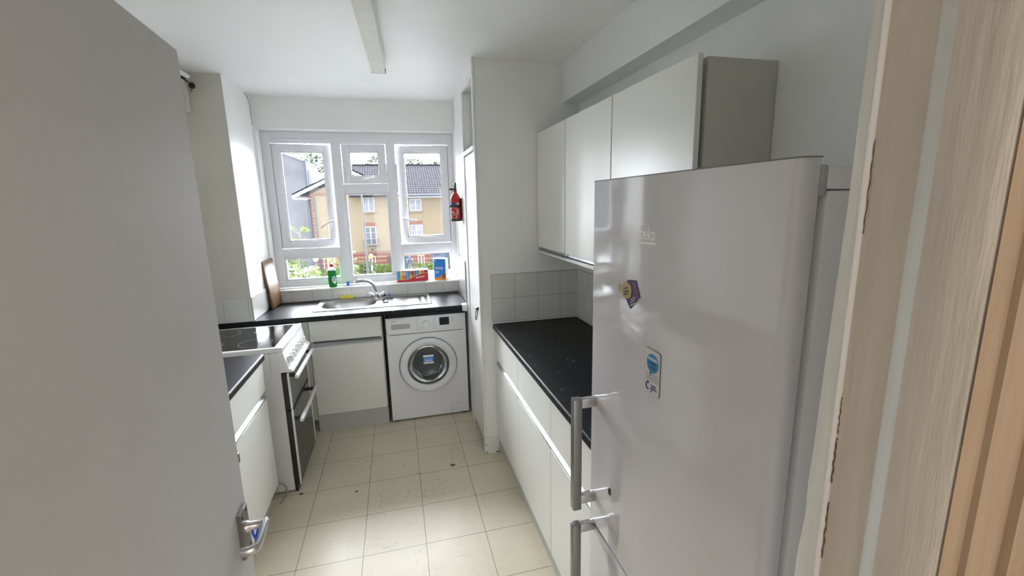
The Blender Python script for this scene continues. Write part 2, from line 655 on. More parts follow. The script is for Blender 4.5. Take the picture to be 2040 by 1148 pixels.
def mesh_obj(name, mb, mat, W, parent=None, smooth=True, local=False):
    me = bpy.data.meshes.new(name)
    inv = W.inverted()
    vs = [tuple(v) if local else tuple(inv @ v) for v in mb.v]
    me.from_pydata(vs, [], mb.f)
    b = bmesh.new()
    b.from_mesh(me)
    bmesh.ops.remove_doubles(b, verts=b.verts, dist=1e-6)
    bmesh.ops.recalc_face_normals(b, faces=b.faces)
    b.to_mesh(me)
    b.free()
    if smooth:
        me.shade_smooth()
        me.set_sharp_from_angle(angle=math.radians(38))
    mats = mat if isinstance(mat, (list, tuple)) else [mat]
    for m in mats:
        me.materials.append(m)
    o = bpy.data.objects.new(name, me)
    COL.objects.link(o)
    if parent is not None:
        o.parent = parent
    else:
        o.matrix_world = W
    WM[o.name] = W
    return o


def tagp(o, label=None, cat=None, group=None, kind=None):
    if label: o['label'] = label
    if cat: o['category'] = cat
    if group: o['group'] = group
    if kind: o['kind'] = kind
    return o


def thing(name, label, cat, loc, group=None, kind=None, rot=None):
    o = bpy.data.objects.new(name, None)
    o.empty_display_size = 0.05
    W = Matrix.Translation(Vector(loc))
    if rot is not None:
        W = W @ (Euler(rot).to_matrix().to_4x4() if not isinstance(rot, Matrix) else rot.to_4x4())
    o.matrix_world = W
    COL.objects.link(o)
    WM[o.name] = W
    return tagp(o, label, cat, group, kind)


def part(name, mb, mat, parent, label=None, local=False, smooth=True, kind=None):
    o = mesh_obj(name, mb, mat, WM[parent.name], parent, smooth, local)
    return tagp(o, label, None, None, kind)


def solo(name, mb, mat, label, cat, loc, group=None, kind=None, rot=None, local=False):
    W = Matrix.Translation(Vector(loc))
    if rot is not None:
        W = W @ Euler(rot).to_matrix().to_4x4()
    o = mesh_obj(name, mb, mat, W, None, True, local)
    return tagp(o, label, cat, group, kind)


def struct(name, mb, mat, label=None, loc=(0, 0, 0), parent=None):
    W = Matrix.Translation(Vector(loc))
    if parent is not None:
        o = mesh_obj(name, mb, mat, WM[parent.name], parent)
        return o
    o = mesh_obj(name, mb, mat, W)
    return tagp(o, label, 'room' if label else None, None, 'structure')


def lettering(name, body, size, origin, right, up, mat, parent, extrude=0.0004, align='LEFT', xs=1.0):
    cu = bpy.data.curves.new(name, 'FONT')
    cu.body = body
    cu.size = size
    cu.align_x = align
    cu.extrude = extrude
    tmp = bpy.data.objects.new('tmp_text', cu)
    COL.objects.link(tmp)
    dg = bpy.context.evaluated_depsgraph_get()
    me = bpy.data.meshes.new_from_object(tmp.evaluated_get(dg))
    bpy.data.objects.remove(tmp)
    bpy.data.curves.remove(cu)
    R = Vector(right).normalized()
    U = Vector(up).normalized()
    N = R.cross(U)
    O = Vector(origin)
    mb = MB()
    mb.v = [O + R * v.co.x * xs + U * v.co.y + N * v.co.z for v in me.vertices]
    mb.f = [list(p.vertices) for p in me.polygons]
    bpy.data.meshes.remove(me)
    return part(name, mb, mat, parent, smooth=False)


def rr(x0, x1, y0, y1, r, n=5):
    """rounded rectangle outline"""
    out = []
    for cx, cy, a0 in ((x1 - r, y0 + r, -PI / 2), (x1 - r, y1 - r, 0), (x0 + r, y1 - r, PI / 2), (x0 + r, y0 + r, PI)):
        for i in range(n + 1):
            a = a0 + PI / 2 * i / n
            out.append((cx + r * math.cos(a), cy + r * math.sin(a)))
    return out


def smooth_pts(p, it=2):
    p = [Vector(q) for q in p]
    for _ in range(it):
        q = [p[0]]
        for i in range(len(p) - 1):
            q += [p[i] * 0.75 + p[i + 1] * 0.25, p[i] * 0.25 + p[i + 1] * 0.75]
        q.append(p[-1])
        p = q
    return p


CH = 2.52          # ceiling height
LWX = -1.30        # left wall
RWX = 1.165        # right wall
BWY = 3.93         # wall under the window
# ------------------------------------------------------------------ room shell
struct('floor', MB().box(-1.5, 1.4, -2.8, 4.3, -0.12, 0.0), FLOOR, 'beige square vinyl tiles with dark joints and scuff marks on floor')
struct('ceiling', MB().box(-1.5, 1.4, -2.8, 4.3, CH, CH + 0.15), CEIL, 'white painted ceiling')
struct('wall_left', MB().box(-1.5, LWX, 0.30, 3.35, 0, CH), WALL, 'white left wall behind the cooker')
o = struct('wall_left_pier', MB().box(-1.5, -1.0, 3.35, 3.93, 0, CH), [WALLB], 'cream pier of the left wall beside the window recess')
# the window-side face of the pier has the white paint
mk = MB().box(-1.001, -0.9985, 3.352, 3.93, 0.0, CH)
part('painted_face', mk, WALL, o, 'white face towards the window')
WX0, WX1, WZ0, WZ1 = -0.990, 0.528, 1.004, 2.285
b = MB()
b.box(-1.5, WX0, BWY, 4.25, 0, CH)
b.box(WX1, 1.4, BWY, 4.25, 0, CH)
b.box(WX0, WX1, BWY, 4.25, WZ1, CH)
b.box(WX0, WX1, BWY, 4.25, 0, WZ0)
struct('wall_back', b, WALL, 'white wall around the window')
struct('wall_right', MB().box(RWX, 1.4, 0.30, 2.745, 0, CH), WALL, 'white right wall above the wall cabinets')
struct('beam', MB().box(1.055, RWX, 0.30, 2.745, 2.29, CH), WALL, 'white boxed beam along the top of the right wall')
# cupboard block on the right of the window: shell with the doorway left open in its side
b = MB()
b.box(0.50, RWX, 2.745, 2.80, 0, CH)
b.prism([(0.50, 3.30), (0.53, 3.93), (1.165, 3.93), (1.165, 3.22), (0.50, 3.22)], 'z', 0, CH)
b.box(1.10, RWX, 2.80, 3.22, 0, CH)
b.box(0.50, 1.10, 2.80, 3.22, 2.44, CH)
struct('wall_cupboard', b, WALL, 'white built in cupboard wall between window and right worktop')
# front wall with the doorway the camera looks through
b = MB()
b.box(-1.5, -0.415, 0.10, 0.30, 0, CH)
b.box(0.40, 1.4, 0.10, 0.30, 0, CH)
b.box(-0.415, 0.40, 0.10, 0.30, 2.03, CH)
struct('wall_front', b, WALL, 'wall around the kitchen doorway')
b = MB()
b.box(-1.5, -1.2, -2.8, 0.10, 0, CH)
b.box(1.2, 1.4, -2.8, 0.10, 0, CH)
b.box(-1.2, 1.2, -2.8, -2.65, 0, CH)
struct('wall_hall', b, HALLP, 'warm coloured hallway wall')

# door frame (right jamb seen close up): lining, stop, hall-side moulding, kitchen-side edge
tr = thing('trim_1', 'chipped cream wooden door frame close up on the right', 'door frame', (0.375, 0.2, 0), kind='structure')
vs, fs = [], []
levels = [(0.0, 0.3120), (1.25, 0.3120), (1.33, 0.3105), (1.375, 0.3068), (1.41, 0.3076), (1.47, 0.3060), (1.55, 0.3046), (1.68, 0.3012), (1.90, 0.2998), (2.06, 0.2998)]
for zz, ye in levels:
    ring_ = [(0.402, ye + 0.001), (0.3775, ye + 0.001), (0.3745, ye - 0.0010), (0.3735, ye - 0.0030), (0.3740, 0.2905), (0.402, 0.2905)]
    vs += [(x, y, zz) for x, y in ring_]
for i in range(len(levels) - 1):
    for j in range(6):
        fs.append([i * 6 + j, i * 6 + (j + 1) % 6, (i + 1) * 6 + (j + 1) % 6, (i + 1) * 6 + j])
fs += [list(range(6)), [(len(levels) - 1) * 6 + j for j in range(6)]]
part('kitchen_architrave', MB().add(vs, fs), FRAMEW, tr, 'pale kitchen side edge')
bead = [(0.402, 0.2908)] + [(0.3745 - 0.0025 * math.sin(a * PI / 6), 0.2908 - 0.0058 * a / 6) for a in range(7)] + [(0.402, 0.2850)]
part('bead', MB().prism(bead, 'z', 0, 2.05), WHITEP2, tr, 'white bead')
prof = [(0.402, 0.285), (0.375, 0.285), (0.375, 0.250), (0.372, 0.245), (0.361, 0.2325), (0.361, 0.228), (0.402, 0.228)]
part('lining', MB().prism(prof[:3] + [(0.402, 0.250)], 'z', 0, 2.04), FRAMEP, tr)
part('stop_edge', MB().prism([(0.402, 0.2505), (0.375, 0.2505), (0.371, 0.2455), (0.361, 0.2315), (0.402, 0.2315)], 'z', 0, 2.04), FRAMEW, tr, 'pale rounded edge of the stop')
prof = [(0.402, 0.2315), (0.361, 0.2315), (0.3595, 0.226), (0.3598, 0.198), (0.362, 0.1925), (0.372, 0.190), (0.402, 0.190)]
part('door_stop', MB().prism(prof, 'z', 0, 2.04), FRAMEP, tr)
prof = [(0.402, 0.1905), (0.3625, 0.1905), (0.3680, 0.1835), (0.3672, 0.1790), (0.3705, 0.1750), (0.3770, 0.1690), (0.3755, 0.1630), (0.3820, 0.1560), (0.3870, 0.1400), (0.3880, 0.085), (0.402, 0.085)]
part('hall_architrave', MB().prism(prof, 'z', 0, 2.06), HALLM, tr, 'orange-cream moulded hall side, lamp glow put into its colour')
b = MB()
b.box(-0.415, 0.402, 0.085, 0.31, 1.995, 2.06)
part('head', b, FRAMEP, tr)
b = MB().box(-0.417, -0.388, 0.085, 0.31, 0, 2.0)
part('hinge_jamb', b, FRAMEP, tr)
BAREW = paint('bare_wood_crack', (0.16, 0.09, 0.06), 0.9, 0.0)
for zz, ln, rr_ in ((1.345, 0.060, 0.0008), (1.425, 0.045, 0.0009), (1.475, 0.035, 0.0005), (1.655, 0.075, 0.0005)):
    pts = [(0.3746, 0.2845 - 0.0004 * math.sin(i * 1.7) - 0.0003 * math.sin(i * 5.1), zz + ln * i / 15) for i in range(16)]
    part('paint_crack', MB().tube(pts, [rr_ * (0.35 + 0.65 * abs(math.sin(i * 1.1 + zz * 9))) for i in range(16)], 5), BAREW, tr, 'brown bare wood where the paint has split')

# door leaf, opened into the kitchen
DANG = math.radians(2.65)
dr = thing('door_1', 'open flat grey-white door leaf filling the left of the view', 'door', (-0.3385, 0.27, 0.0), kind='structure', rot=(0, 0, DANG))
part('door_leaf', MB().box(-0.040, 0.0, 0.0, 0.758, 0.006, 1.981, 0.002, 1), DOORP, dr, local=True)
hp = part('handle_plate', MB().box(0.0, 0.009, 0.688, 0.736, 0.936, 1.043, 0.0006, 1), SATIN, dr, 'satin metal lever plate', local=True)
for yy in (0.697, 0.727):
    for zz in (0.947, 1.031):
        part('screw', MB().lathe([(0.0032, 0.0), (0.0032, 0.0012), (0.001, 0.0016)], (0.009, yy, zz), (1, 0, 0), 10), BLACK, hp, local=True)
lv = part('lever_neck', MB().lathe([(0.0125, 0.0), (0.0125, 0.004), (0.0095, 0.008), (0.0085, 0.028), (0.0095, 0.040), (0.006, 0.045)], (0.009, 0.712, 0.999), (1, 0, 0), 20), LEVERM, hp, local=True)
b = MB()
pts = [(0.047, 0.720, 0.999), (0.048, 0.700, 0.999), (0.048, 0.672, 0.998), (0.047, 0.646, 0.997), (0.043, 0.636, 0.997), (0.032, 0.633, 0.997), (0.018, 0.633, 0.997)]
pts = smooth_pts(pts, 2)
b.tube(pts, [0.0074] * len(pts), 16)
b.v = [Vector((v.x, v.y, 0.998 + (v.z - 0.998) * 1.3)) for v in b.v]
part('lever', b, LEVERM, hp, local=True)
part('latch', MB().box(-0.030, -0.002, 0.757, 0.762, 1.110, 1.156, 0.001, 1).box(-0.016, -0.002, 0.760, 0.775, 1.122, 1.146, 0.002, 1), BRASS, dr, 'tarnished latch in the door edge', local=True)

# blue loop hanging from the lever neck
b = MB()
ctr = Vector((-0.346, 0.984, 0.974))
pts = []
for i in range(20):
    a = 2 * PI * i / 20
    pts.append((ctr.x + 0.004 * math.sin(2 * a), ctr.y + 0.009 * math.sin(a), ctr.z + 0.024 * math.cos(a)))
b.tube(pts, 0.0026, 8, True)
solo('elastic_loop', b, BLUEP, 'bright blue loop hanging on the lever of the open door', 'loop', (-0.338, 0.98, 0.94))

# cracks by the window recess
def crack(pts, r=0.0014):
    b = MB()
    out = []
    for i in range(len(pts) - 1):
        a, c = Vector(pts[i]), Vector(pts[i + 1])
        for k in range(6):
            out.append(a.lerp(c, k / 6) + Vector((0, random.uniform(-0.004, 0.004), random.uniform(-0.003, 0.003))))
    out.append(Vector(pts[-1]))
    b.tube(out, r, 4)
    part('crack', b, CRACK, bpy.data.objects['wall_left_pier'], 'hairline crack in the paint')


crack([(-0.9985, 3.90, 2.28), (-0.9985, 3.90, 1.9), (-0.9985, 3.905, 1.55), (-0.9985, 3.90, 1.25)])
crack([(-0.9985, 3.86, 2.50), (-0.9985, 3.90, 2.46), (-0.9985, 3.905, 2.30)], 0.003)
crack([(-0.9985, 3.80, 2.515), (-0.9985, 3.87, 2.49)], 0.003)

# wall tiles
GROUT = (0.50, 0.49, 0.46)
TB = tile_mat('splash_tiles_back', (0.70, 0.69, 0.66), (0.36, 0.34, 0.32), [(0, -0.862, 0.1545)], 0.003)
TL = tile_mat('splash_tiles_left', (0.72, 0.715, 0.68), (0.42, 0.40, 0.37), [(0, -1.171, 0.1545), (1, 3.365, 0.1545)], 0.0026)
TR1 = tile_mat('splash_tiles_pillar', (0.70, 0.695, 0.67), (0.34, 0.33, 0.31), [(0, 0.567, 0.1555), (2, 0.9245, 0.1555)], 0.0030)
TR2 = tile_mat('splash_tiles_right', (0.70, 0.695, 0.67), (0.34, 0.33, 0.31), [(1, 2.739, 0.1555), (2, 0.9245, 0.1555)], 0.0030)
TR3 = tile_mat('splash_tiles_recess', (0.76, 0.76, 0.76), (0.60, 0.60, 0.60), [(1, 3.923, 0.1555), (2, 0.9245, 0.1555)], 0.0025)
struct('trim_2', MB().box(-0.995, 0.524, 3.922, 3.93, 0.918, 1.004), TB, 'single row of white tiles under the window sill')
b = MB()
b.box(-1.296, -0.995, 3.342, 3.35, 0.90, 1.083)
b.box(-0.998, -0.990, 3.342, 3.922, 0.918, 1.083)
struct('trim_3', b, TL, 'row of white tiles around the left pier')
struct('trim_4', MB().box(0.567, 1.157, 2.737, 2.745, 0.922, 1.2400), TR1, 'two rows of white tiles on the cupboard wall above right worktop')
struct('trim_5', MB().box(1.157, 1.165, 1.05, 2.745, 0.922, 1.2400), TR2, 'white tiles along the right wall behind the worktop')
b = MB()
b.prism([(0.497, 3.385), (0.505, 3.385), (0.528, 3.922), (0.520, 3.922)], 'z', 0.918, 1.252)
o = struct('trim_6', b, TR3, 'white tiles beside the window on the cupboard wall')
part('tile_edge', MB().box(0.494, 0.500, 3.372, 3.386, 0.918, 1.25, 0.001, 1), GREYP, o, 'grey edge strip')

# window sill and window
struct('window_sill', MB().box(-0.992, 0.526, 3.918, 4.06, 1.004, 1.017, 0.003, 2), GLOSSP, 'white window sill')
WY = 4.055
wn = thing('window_1', 'white plastic window with two side sashes ajar and small top vent', 'window', (-0.23, WY, 1.02), kind='structure')


def wframe(b, x0, x1, z0, z1, d=0.065, rec=0.0):
    b.box(x0, x1, WY + rec, WY + d - rec, z0, z1, 0.004, 2)


b = MB()
wframe(b, -0.990, -0.926, 1.017, 2.285)
wframe(b, 0.484, 0.528, 1.017, 2.285)
wframe(b, -0.477, -0.400, 1.06, 2.21, rec=0.0015)
wframe(b, -0.040, 0.037, 1.06, 2.21, rec=0.0015)
wframe(b, -0.95, 0.50, 2.196, 2.285, rec=0.001)
wframe(b, -0.95, 0.50, 1.017, 1.073, rec=0.001)
wframe(b, -0.95, -0.45, 1.268, 1.343, rec=0.002)
wframe(b, 0.01, 0.50, 1.268, 1.343, rec=0.002)
wframe(b, -0.43, -0.02, 1.792, 1.868, rec=0.002)
part('frame', b, UPVC, wn)
for x0, x1 in ((-0.90, -0.53), (0.075, 0.43)):
    b = MB().box(x0, x1, WY - 0.012, WY, 2.212, 2.228, 0.003, 1)
    b.box(x0, x0 + 0.004, WY - 0.014, WY, 2.214, 2.232)
    part('trickle_vent', b, UPVC, wn)
for x0, x1, z0, z1 in ((-0.926, -0.477, 1.073, 1.268), (0.037, 0.484, 1.073, 1.268), (-0.400, -0.040, 1.073, 1.792)):
    b = MB()
    for q in ((x0, x0 + 0.018, z0, z1), (x1 - 0.018, x1, z0, z1), (x0 + 0.016, x1 - 0.016, z0, z0 + 0.016), (x0 + 0.016, x1 - 0.016, z1 - 0.016, z1)):
        b.box(q[0], q[1], WY + 0.012, WY + 0.045, q[2], q[3], 0.003, 1)
    part('glazing_bead', b, UPVC, wn)
    part('pane', MB().box(x0 + 0.01, x1 - 0.01, WY + 0.030, WY + 0.034, z0 + 0.01, z1 - 0.01), PANE, wn)


def sash(hx, x0, x1, z0, z1, ang, axis, handle):
    """sash hinged at hx; local frame: origin on the hinge line at the room face"""
    o = bpy.data.objects.new('sash', None)
    COL.objects.link(o)
    o.parent = wn
    if axis == 'z':
        W = Matrix.Translation((hx, WY + 0.006, 0)) @ Matrix.Rotation(ang, 4, 'Z')
    else:
        W = Matrix.Translation((0, WY + 0.006, hx)) @ Matrix.Rotation(ang, 4, 'X')
    o.matrix_parent_inverse = Matrix()
    o.matrix_local = WM[wn.name].inverted() @ W
    WM[o.name] = W
    ox = hx if axis == 'z' else 0
    oz = hx if axis == 'x' else 0
    x0 -= ox; x1 -= ox; z0 -= oz; z1 -= oz
    fw = 0.058
    bb = MB()
    bb.box(x0, x0 + fw, 0, 0.055, z0, z1, 0.005, 2)
    bb.box(x1 - fw, x1, 0, 0.055, z0, z1, 0.005, 2)
    bb.box(x0 + fw - 0.006, x1 - fw + 0.006, 0, 0.055, z0, z0 + fw, 0.005, 2)
    bb.box(x0 + fw - 0.006, x1 - fw + 0.006, 0, 0.055, z1 - fw, z1, 0.005, 2)
    for q in ((x0 + fw, x0 + fw + 0.010, z0 + fw, z1 - fw), (x1 - fw - 0.010, x1 - fw, z0 + fw, z1 - fw), (x0 + fw, x1 - fw, z0 + fw, z0 + fw + 0.010), (x0 + fw, x1 - fw, z1 - fw - 0.010, z1 - fw)):
        bb.box(q[0], q[1], 0.012, 0.045, q[2], q[3], 0.002, 1)
    part('sash_frame', bb, UPVC, o, local=True)
    part('pane', MB().box(x0 + fw - 0.004, x1 - fw + 0.004, 0.026, 0.030, z0 + fw - 0.004, z1 - fw + 0.004), PANE, o, local=True)
    hb = MB()
    if handle == 'top':
        cx = (x0 + x1) / 2 + 0.0
        hb.box(cx - 0.035, cx + 0.025, -0.010, 0, z0 + 0.012, z0 + 0.034, 0.004, 2)
        hb.tube([(cx - 0.02, -0.016, z0 + 0.024), (cx + 0.0, -0.024, z0 + 0.034), (cx + 0.03, -0.028, z0 + 0.044), (cx + 0.075, -0.028, z0 + 0.046)], [0.007, 0.007, 0.006, 0.005], 10)
    else:
        sgn = 1 if handle == 'right' else -1
        hx2 = (x1 - 0.026) if handle == 'right' else (x0 + 0.026)
        hz = 1.565
        hb.box(hx2 - 0.011, hx2 + 0.011, -0.009, 0, hz - 0.035, hz + 0.035, 0.004, 2)
        hb.lathe([(0.010, 0), (0.009, 0.022), (0.006, 0.026)], (hx2, -0.006, hz), (0, -1, 0), 14)
        hb.tube([(hx2, -0.030, hz), (hx2 - sgn * 0.030, -0.036, hz - 0.006), (hx2 - sgn * 0.075, -0.034, hz - (0.028 if sgn > 0 else 0.012)), (hx2 - sgn * 0.110, -0.032, hz - (0.055 if sgn > 0 else 0.016))], [0.009, 0.0085, 0.008, 0.007], 10)
    part('handle', hb, WHITEP2, o, local=True)
    return o


sash(-0.926, -0.922, -0.481, 1.347, 2.192, math.radians(7.5), 'z', 'right')
sash(0.484, 0.041, 0.480, 1.347, 2.192, math.radians(-7.5), 'z', 'left')
sash(2.196, -0.396, -0.044, 1.872, 2.192, math.radians(1.0), 'x', 'top')

# cupboard door (right of the washing machine) with the vent panel above it
cd = thing('door_2', 'narrow white cupboard door with black ring pull beside the washing machine', 'door', (0.50, 3.0, 0.0), kind='structure')
b = MB()
b.box(0.488, 0.505, 2.738, 2.768, 0, CH, 0.003, 2)
b.box(0.493, 0.505, 2.768, 2.806, 0.06, 2.46, 0.003, 1)
b.box(0.493, 0.505, 3.205, 3.245, 0, 2.46, 0.003, 1)
b.box(0.493, 0.505, 2.80, 3.21, 2.425, 2.47, 0.003, 1)
b.box(0.490, 0.520, 2.80, 3.21, 2.010, 2.040, 0.003, 1)
part('cupboard_frame', b, GLOSSP, cd)
b = MB()
b.box(0.500, 0.522, 2.810, 3.200, 0.055, 2.004, 0.003, 1)
part('door_panel', b, GLOSSP, cd)
b = MB()
b.box(0.560, 0.572, 2.80, 3.21, 2.04, 2.43)
part('recess_panel', b, GLOSSP, cd)
for zz in (1.80, 0.42):
    part('hinge', MB().box(0.492, 0.500, 3.190, 3.206, zz - 0.045, zz + 0.045, 0.002, 1), GLOSSP, cd)
rp = MB()
rp.lathe([(0.013, 0.0), (0.012, 0.006), (0.006, 0.014), (0.003, 0.018)], (0.500, 2.860, 0.995), (-1, 0, 0), 14)
rp.tube([(0.4825, 2.862, 0.995), (0.4825, 2.910, 0.995)], 0.003, 8)
pts = []
for i in range(17):
    a = PI * 0.06 + (PI * 1.75) * i / 16
    pts.append((0.486 + 0.006 * math.cos(a), 2.868 + 0.030 * math.sin(a), 0.955 + 0.040 * math.cos(a)))
rp.tube(pts, 0.0032, 8)
part('ring_pull', rp, BLACK, cd, 'black metal ring pull')

# skirting at the foot of the cupboard wall
b = MB().box(0.492, 0.590, 2.728, 2.7445, 0, 0.115, 0.003, 1)
o = struct('baseboard_cupboard', b, GLOSSP, 'short chipped skirting at the foot of the cupboard wall')
CHIPM = paint('bare_chip', (0.10, 0.08, 0.07), 0.9, 0.0)
for yy, zz, s in ((0.497, 0.070, 0.005), (0.500, 0.012, 0.007), (0.575, 0.010, 0.009), (0.585, 0.030, 0.005)):
    poly = [(yy + s * (1 + 0.4 * math.sin(i * 2.1)) * math.cos(i * PI / 4), zz + 0.7 * s * (1 + 0.4 * math.cos(i * 1.3)) * math.sin(i * PI / 4)) for i in range(8)]
    part('chip', MB().prism(poly, 'y', 2.7272, 2.7285), CHIPM, o, 'dark chip in the paint')

# ------------------------------------------------------------------ kitchen units
def rail_x(b, y, x0, x1, z0, z1, depth=0.028):
    """finger-pull rail running along x, front at y facing -y"""
    b.prism([(y + depth, z1), (y + depth, z0 + 0.004), (y + 0.004, z0 + 0.004), (y + 0.004, z0 + 0.010), (y - 0.001, z0 + 0.010), (y - 0.001, z0), (y + depth + 0.002, z0), (y + depth + 0.002, z1)], 'x', x0, x1)
    b.prism([(y + 0.002, z0 + 0.010), (y + depth - 0.004, z0 + 0.034), (y + depth, z0 + 0.004), (y + 0.004, z0 + 0.004)], 'x', x0, x1)


def rail_y(b, x, s, y0, y1, z0, z1, depth=0.028):
    """rail along y; s=+1 when the cabinet lies towards +x of its front x"""
    b.prism([(x + s * depth, z1), (x + s * depth, z0 + 0.026), (x + s * 0.002, z0 + 0.009), (x + s * 0.002, z0), (x + s * (depth + 0.003), z0), (x + s * (depth + 0.003), z1)], 'y', y0, y1)


# sink unit
su = thing('base_cabinet', 'white sink base cabinet between cooker and washing machine', 'cabinet', (-0.41, 3.37, 0))
b = MB()
b.box(-0.662, -0.644, 3.40, 3.90, 0.14, 0.872).box(-0.168, -0.150, 3.40, 3.90, 0.14, 0.872).box(-0.644, -0.168, 3.40, 3.90, 0.14, 0.158).box(-0.644, -0.168, 3.885, 3.90, 0.158, 0.70)
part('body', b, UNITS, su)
dw = part('drawer_front', MB().box(-0.660, -0.158, 3.382, 3.400, 0.716, 0.868, 0.0015, 1), UNIT, su)
dd = part('door', MB().box(-0.660, -0.158, 3.382, 3.400, 0.140, 0.672, 0.0015, 1), UNIT, su)
rb = MB()
rail_x(rb, 3.382, -0.660, -0.158, 0.672, 0.716)
part('handle_rail', rb, ALU, su, 'aluminium finger rail')
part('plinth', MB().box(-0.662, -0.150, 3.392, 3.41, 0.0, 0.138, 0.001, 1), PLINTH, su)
# filler strip between cooker and sink unit
b = MB().box(-0.720, -0.664, 3.386, 3.402, 0.10, 0.872, 0.001, 1)
solo('filler_panel', b, UNITS, 'narrow grey filler strip between cooker and sink cabinet', 'panel', (-0.69, 3.39, 0))

# left cabinet in the foreground beside the open door
lu = thing('base_cabinet', 'white base cabinet left of the doorway, partly behind the open door', 'cabinet', (-1.0, 2.24, 0))
part('body', MB().box(-1.28, -0.764, 1.90, 2.536, 0.14, 0.876), UNITS, lu)
part('drawer_front', MB().box(-0.763, -0.745, 1.90, 2.540, 0.712, 0.872, 0.0015, 1), UNIT, lu)
part('door', MB().box(-0.763, -0.745, 1.90, 2.540, 0.142, 0.664, 0.0015, 1), UNIT, lu)
rb = MB()
rail_y(rb, -0.745, -1, 1.90, 2.540, 0.664, 0.712)
part('handle_rail', rb, ALU, lu, 'aluminium finger rail')
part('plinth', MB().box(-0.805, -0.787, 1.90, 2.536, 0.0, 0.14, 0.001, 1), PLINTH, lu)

# right run of three cabinets
grp = 'base cabinets under the right worktop'
RX = 0.585
for y0, y1, lab in ((2.192, 2.735, 'white base cabinet farthest from the camera under the right worktop'),
                    (1.667, 2.188, 'middle white base cabinet under the right worktop'),
                    (1.100, 1.663, 'white base cabinet under the right worktop next to the fridge freezer')):
    cu = thing('base_cabinet', lab, 'cabinet', (0.85, (y0 + y1) / 2, 0), grp)
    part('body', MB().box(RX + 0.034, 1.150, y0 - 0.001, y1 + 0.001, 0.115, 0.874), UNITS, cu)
    part('drawer_front', MB().box(RX, RX + 0.018, y0, y1, 0.676, 0.868, 0.0015, 1), UNIT, cu)
    part('door', MB().box(RX, RX + 0.018, y0, y1, 0.112, 0.632, 0.0015, 1), UNIT, cu)
    rb = MB()
    rail_y(rb, RX, 1, y0, y1, 0.632, 0.676)
    part('handle_rail', rb, ALU, cu, 'aluminium finger rail')
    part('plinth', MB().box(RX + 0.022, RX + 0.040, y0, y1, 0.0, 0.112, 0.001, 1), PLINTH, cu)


# worktops
def front_profile(d, z0=0.877, z1=0.915, r=0.010):
    """rounded front edge: d=+1 when the top runs towards + from the edge at 0"""
    out = []
    for i in range(6):
        a = PI + (PI / 2) * i / 5
        out.append((d * (r + r * math.cos(a)), z0 + r + r * math.sin(a)))
    out = [(d * 0.16, z1)] + [(d * (r + r * math.cos(PI / 2 + (PI / 2) * i / 5)), z1 - r + r * math.sin(PI / 2 + (PI / 2) * i / 5)) for i in range(6)] + out + [(d * 0.16, z0)]
    return out


WT0, WT1 = 0.877, 0.915
wb = thing('worktop', 'black speckled worktop under the window holding the sink', 'worktop', (-0.25, 3.6, WT0))
b = MB()
b.prism([(3.337 + a, z) for a, z in front_profile(1)], 'x', -0.998, 0.496)
b.box(-1.296, -0.998, 3.337, 3.342, WT0, WT1)
b.box(-0.990, -0.620, 3.497, 3.921, WT0, WT1)
b.box(-0.620, -0.175, 3.870, 3.921, WT0, WT1)
b.box(-0.175, 0.500, 3.497, 3.921, WT0, WT1)
b.box(-0.620, -0.175, 3.497, 3.535, WT0, WT1)
part('slab', b, WORKTOP, wb)
part('end_cap', MB().box(0.455, 0.4995, 3.325, 3.392, 0.868, 0.922, 0.008, 3), WHITEP2, wb, 'white plastic cap on the right end')

wl = thing('worktop', 'black speckled worktop on the left between cooker and open door', 'worktop', (-1.0, 2.2, WT0))
b = MB()
b.prism([(-0.732 + a, z) for a, z in front_profile(-1)], 'y', 1.90, 2.545)
b.box(-1.292, -0.892, 1.90, 2.545, WT0, WT1)
part('slab', b, WORKTOP, wl)

wr = thing('worktop', 'black speckled worktop on the right running towards the fridge', 'worktop', (0.86, 1.9, WT0))
b = MB()
b.prism([(0.569 + a, z) for a, z in front_profile(1)], 'y', 1.075, 2.737)
b.box(0.729, 1.157, 1.075, 2.737, WT0, WT1)
part('slab', b, WORKTOP, wr)
b = MB().box(0.566, 1.157, 2.727, 2.737, 0.915, 0.922, 0.002, 1).box(1.148, 1.157, 1.075, 2.727, 0.915, 0.922, 0.002, 1)
part('sealant', b, WHITEP2, wr, 'white sealant line along the tiles')

# wall cabinets
WXF = 0.882
grp = 'white wall cabinets on the right wall'
for i, (y0, y1, lab) in enumerate(((2.262, 2.738, 'white wall cabinet farthest away, touching the cupboard wall'),
                                   (1.742, 2.258, 'middle white wall cabinet of the row'),
                                   (1.204, 1.738, 'white wall cabinet nearest the camera with exposed grey side panel'))):
    wc = thing('wall_cabinet', lab, 'cabinet', (1.02, (y0 + y1) / 2, 1.37), grp)
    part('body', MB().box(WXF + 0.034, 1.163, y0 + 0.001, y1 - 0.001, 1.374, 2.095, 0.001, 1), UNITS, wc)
    part('door', MB().box(WXF, WXF + 0.019, y0 + 0.002, y1 - 0.002, 1.405, 2.103, 0.0015, 1), UNIT, wc)
    rb = MB()
    rb.prism([(WXF + 0.022, 1.404), (WXF + 0.016, 1.390), (WXF + 0.004, 1.384), (WXF + 0.004, 1.380), (WXF + 0.024, 1.380), (WXF + 0.024, 1.404)], 'y', y0 + 0.003, y1 - 0.003)
    part('handle_rail', rb, ALU, wc, 'aluminium grip strip under the door')
    part('bottom_edge', MB().box(WXF + 0.002, WXF + 0.024, y0, y1, 1.368, 1.3795, 0.001, 1), UNIT, wc)

# ------------------------------------------------------------------ washing machine
WF = 3.378
wm = thing('washing_machine', 'white front loading washing machine under the worktop right of the sink cabinet', 'washing machine', (0.18, WF, 0))
b = MB()
DC = (0.178, 0.450)
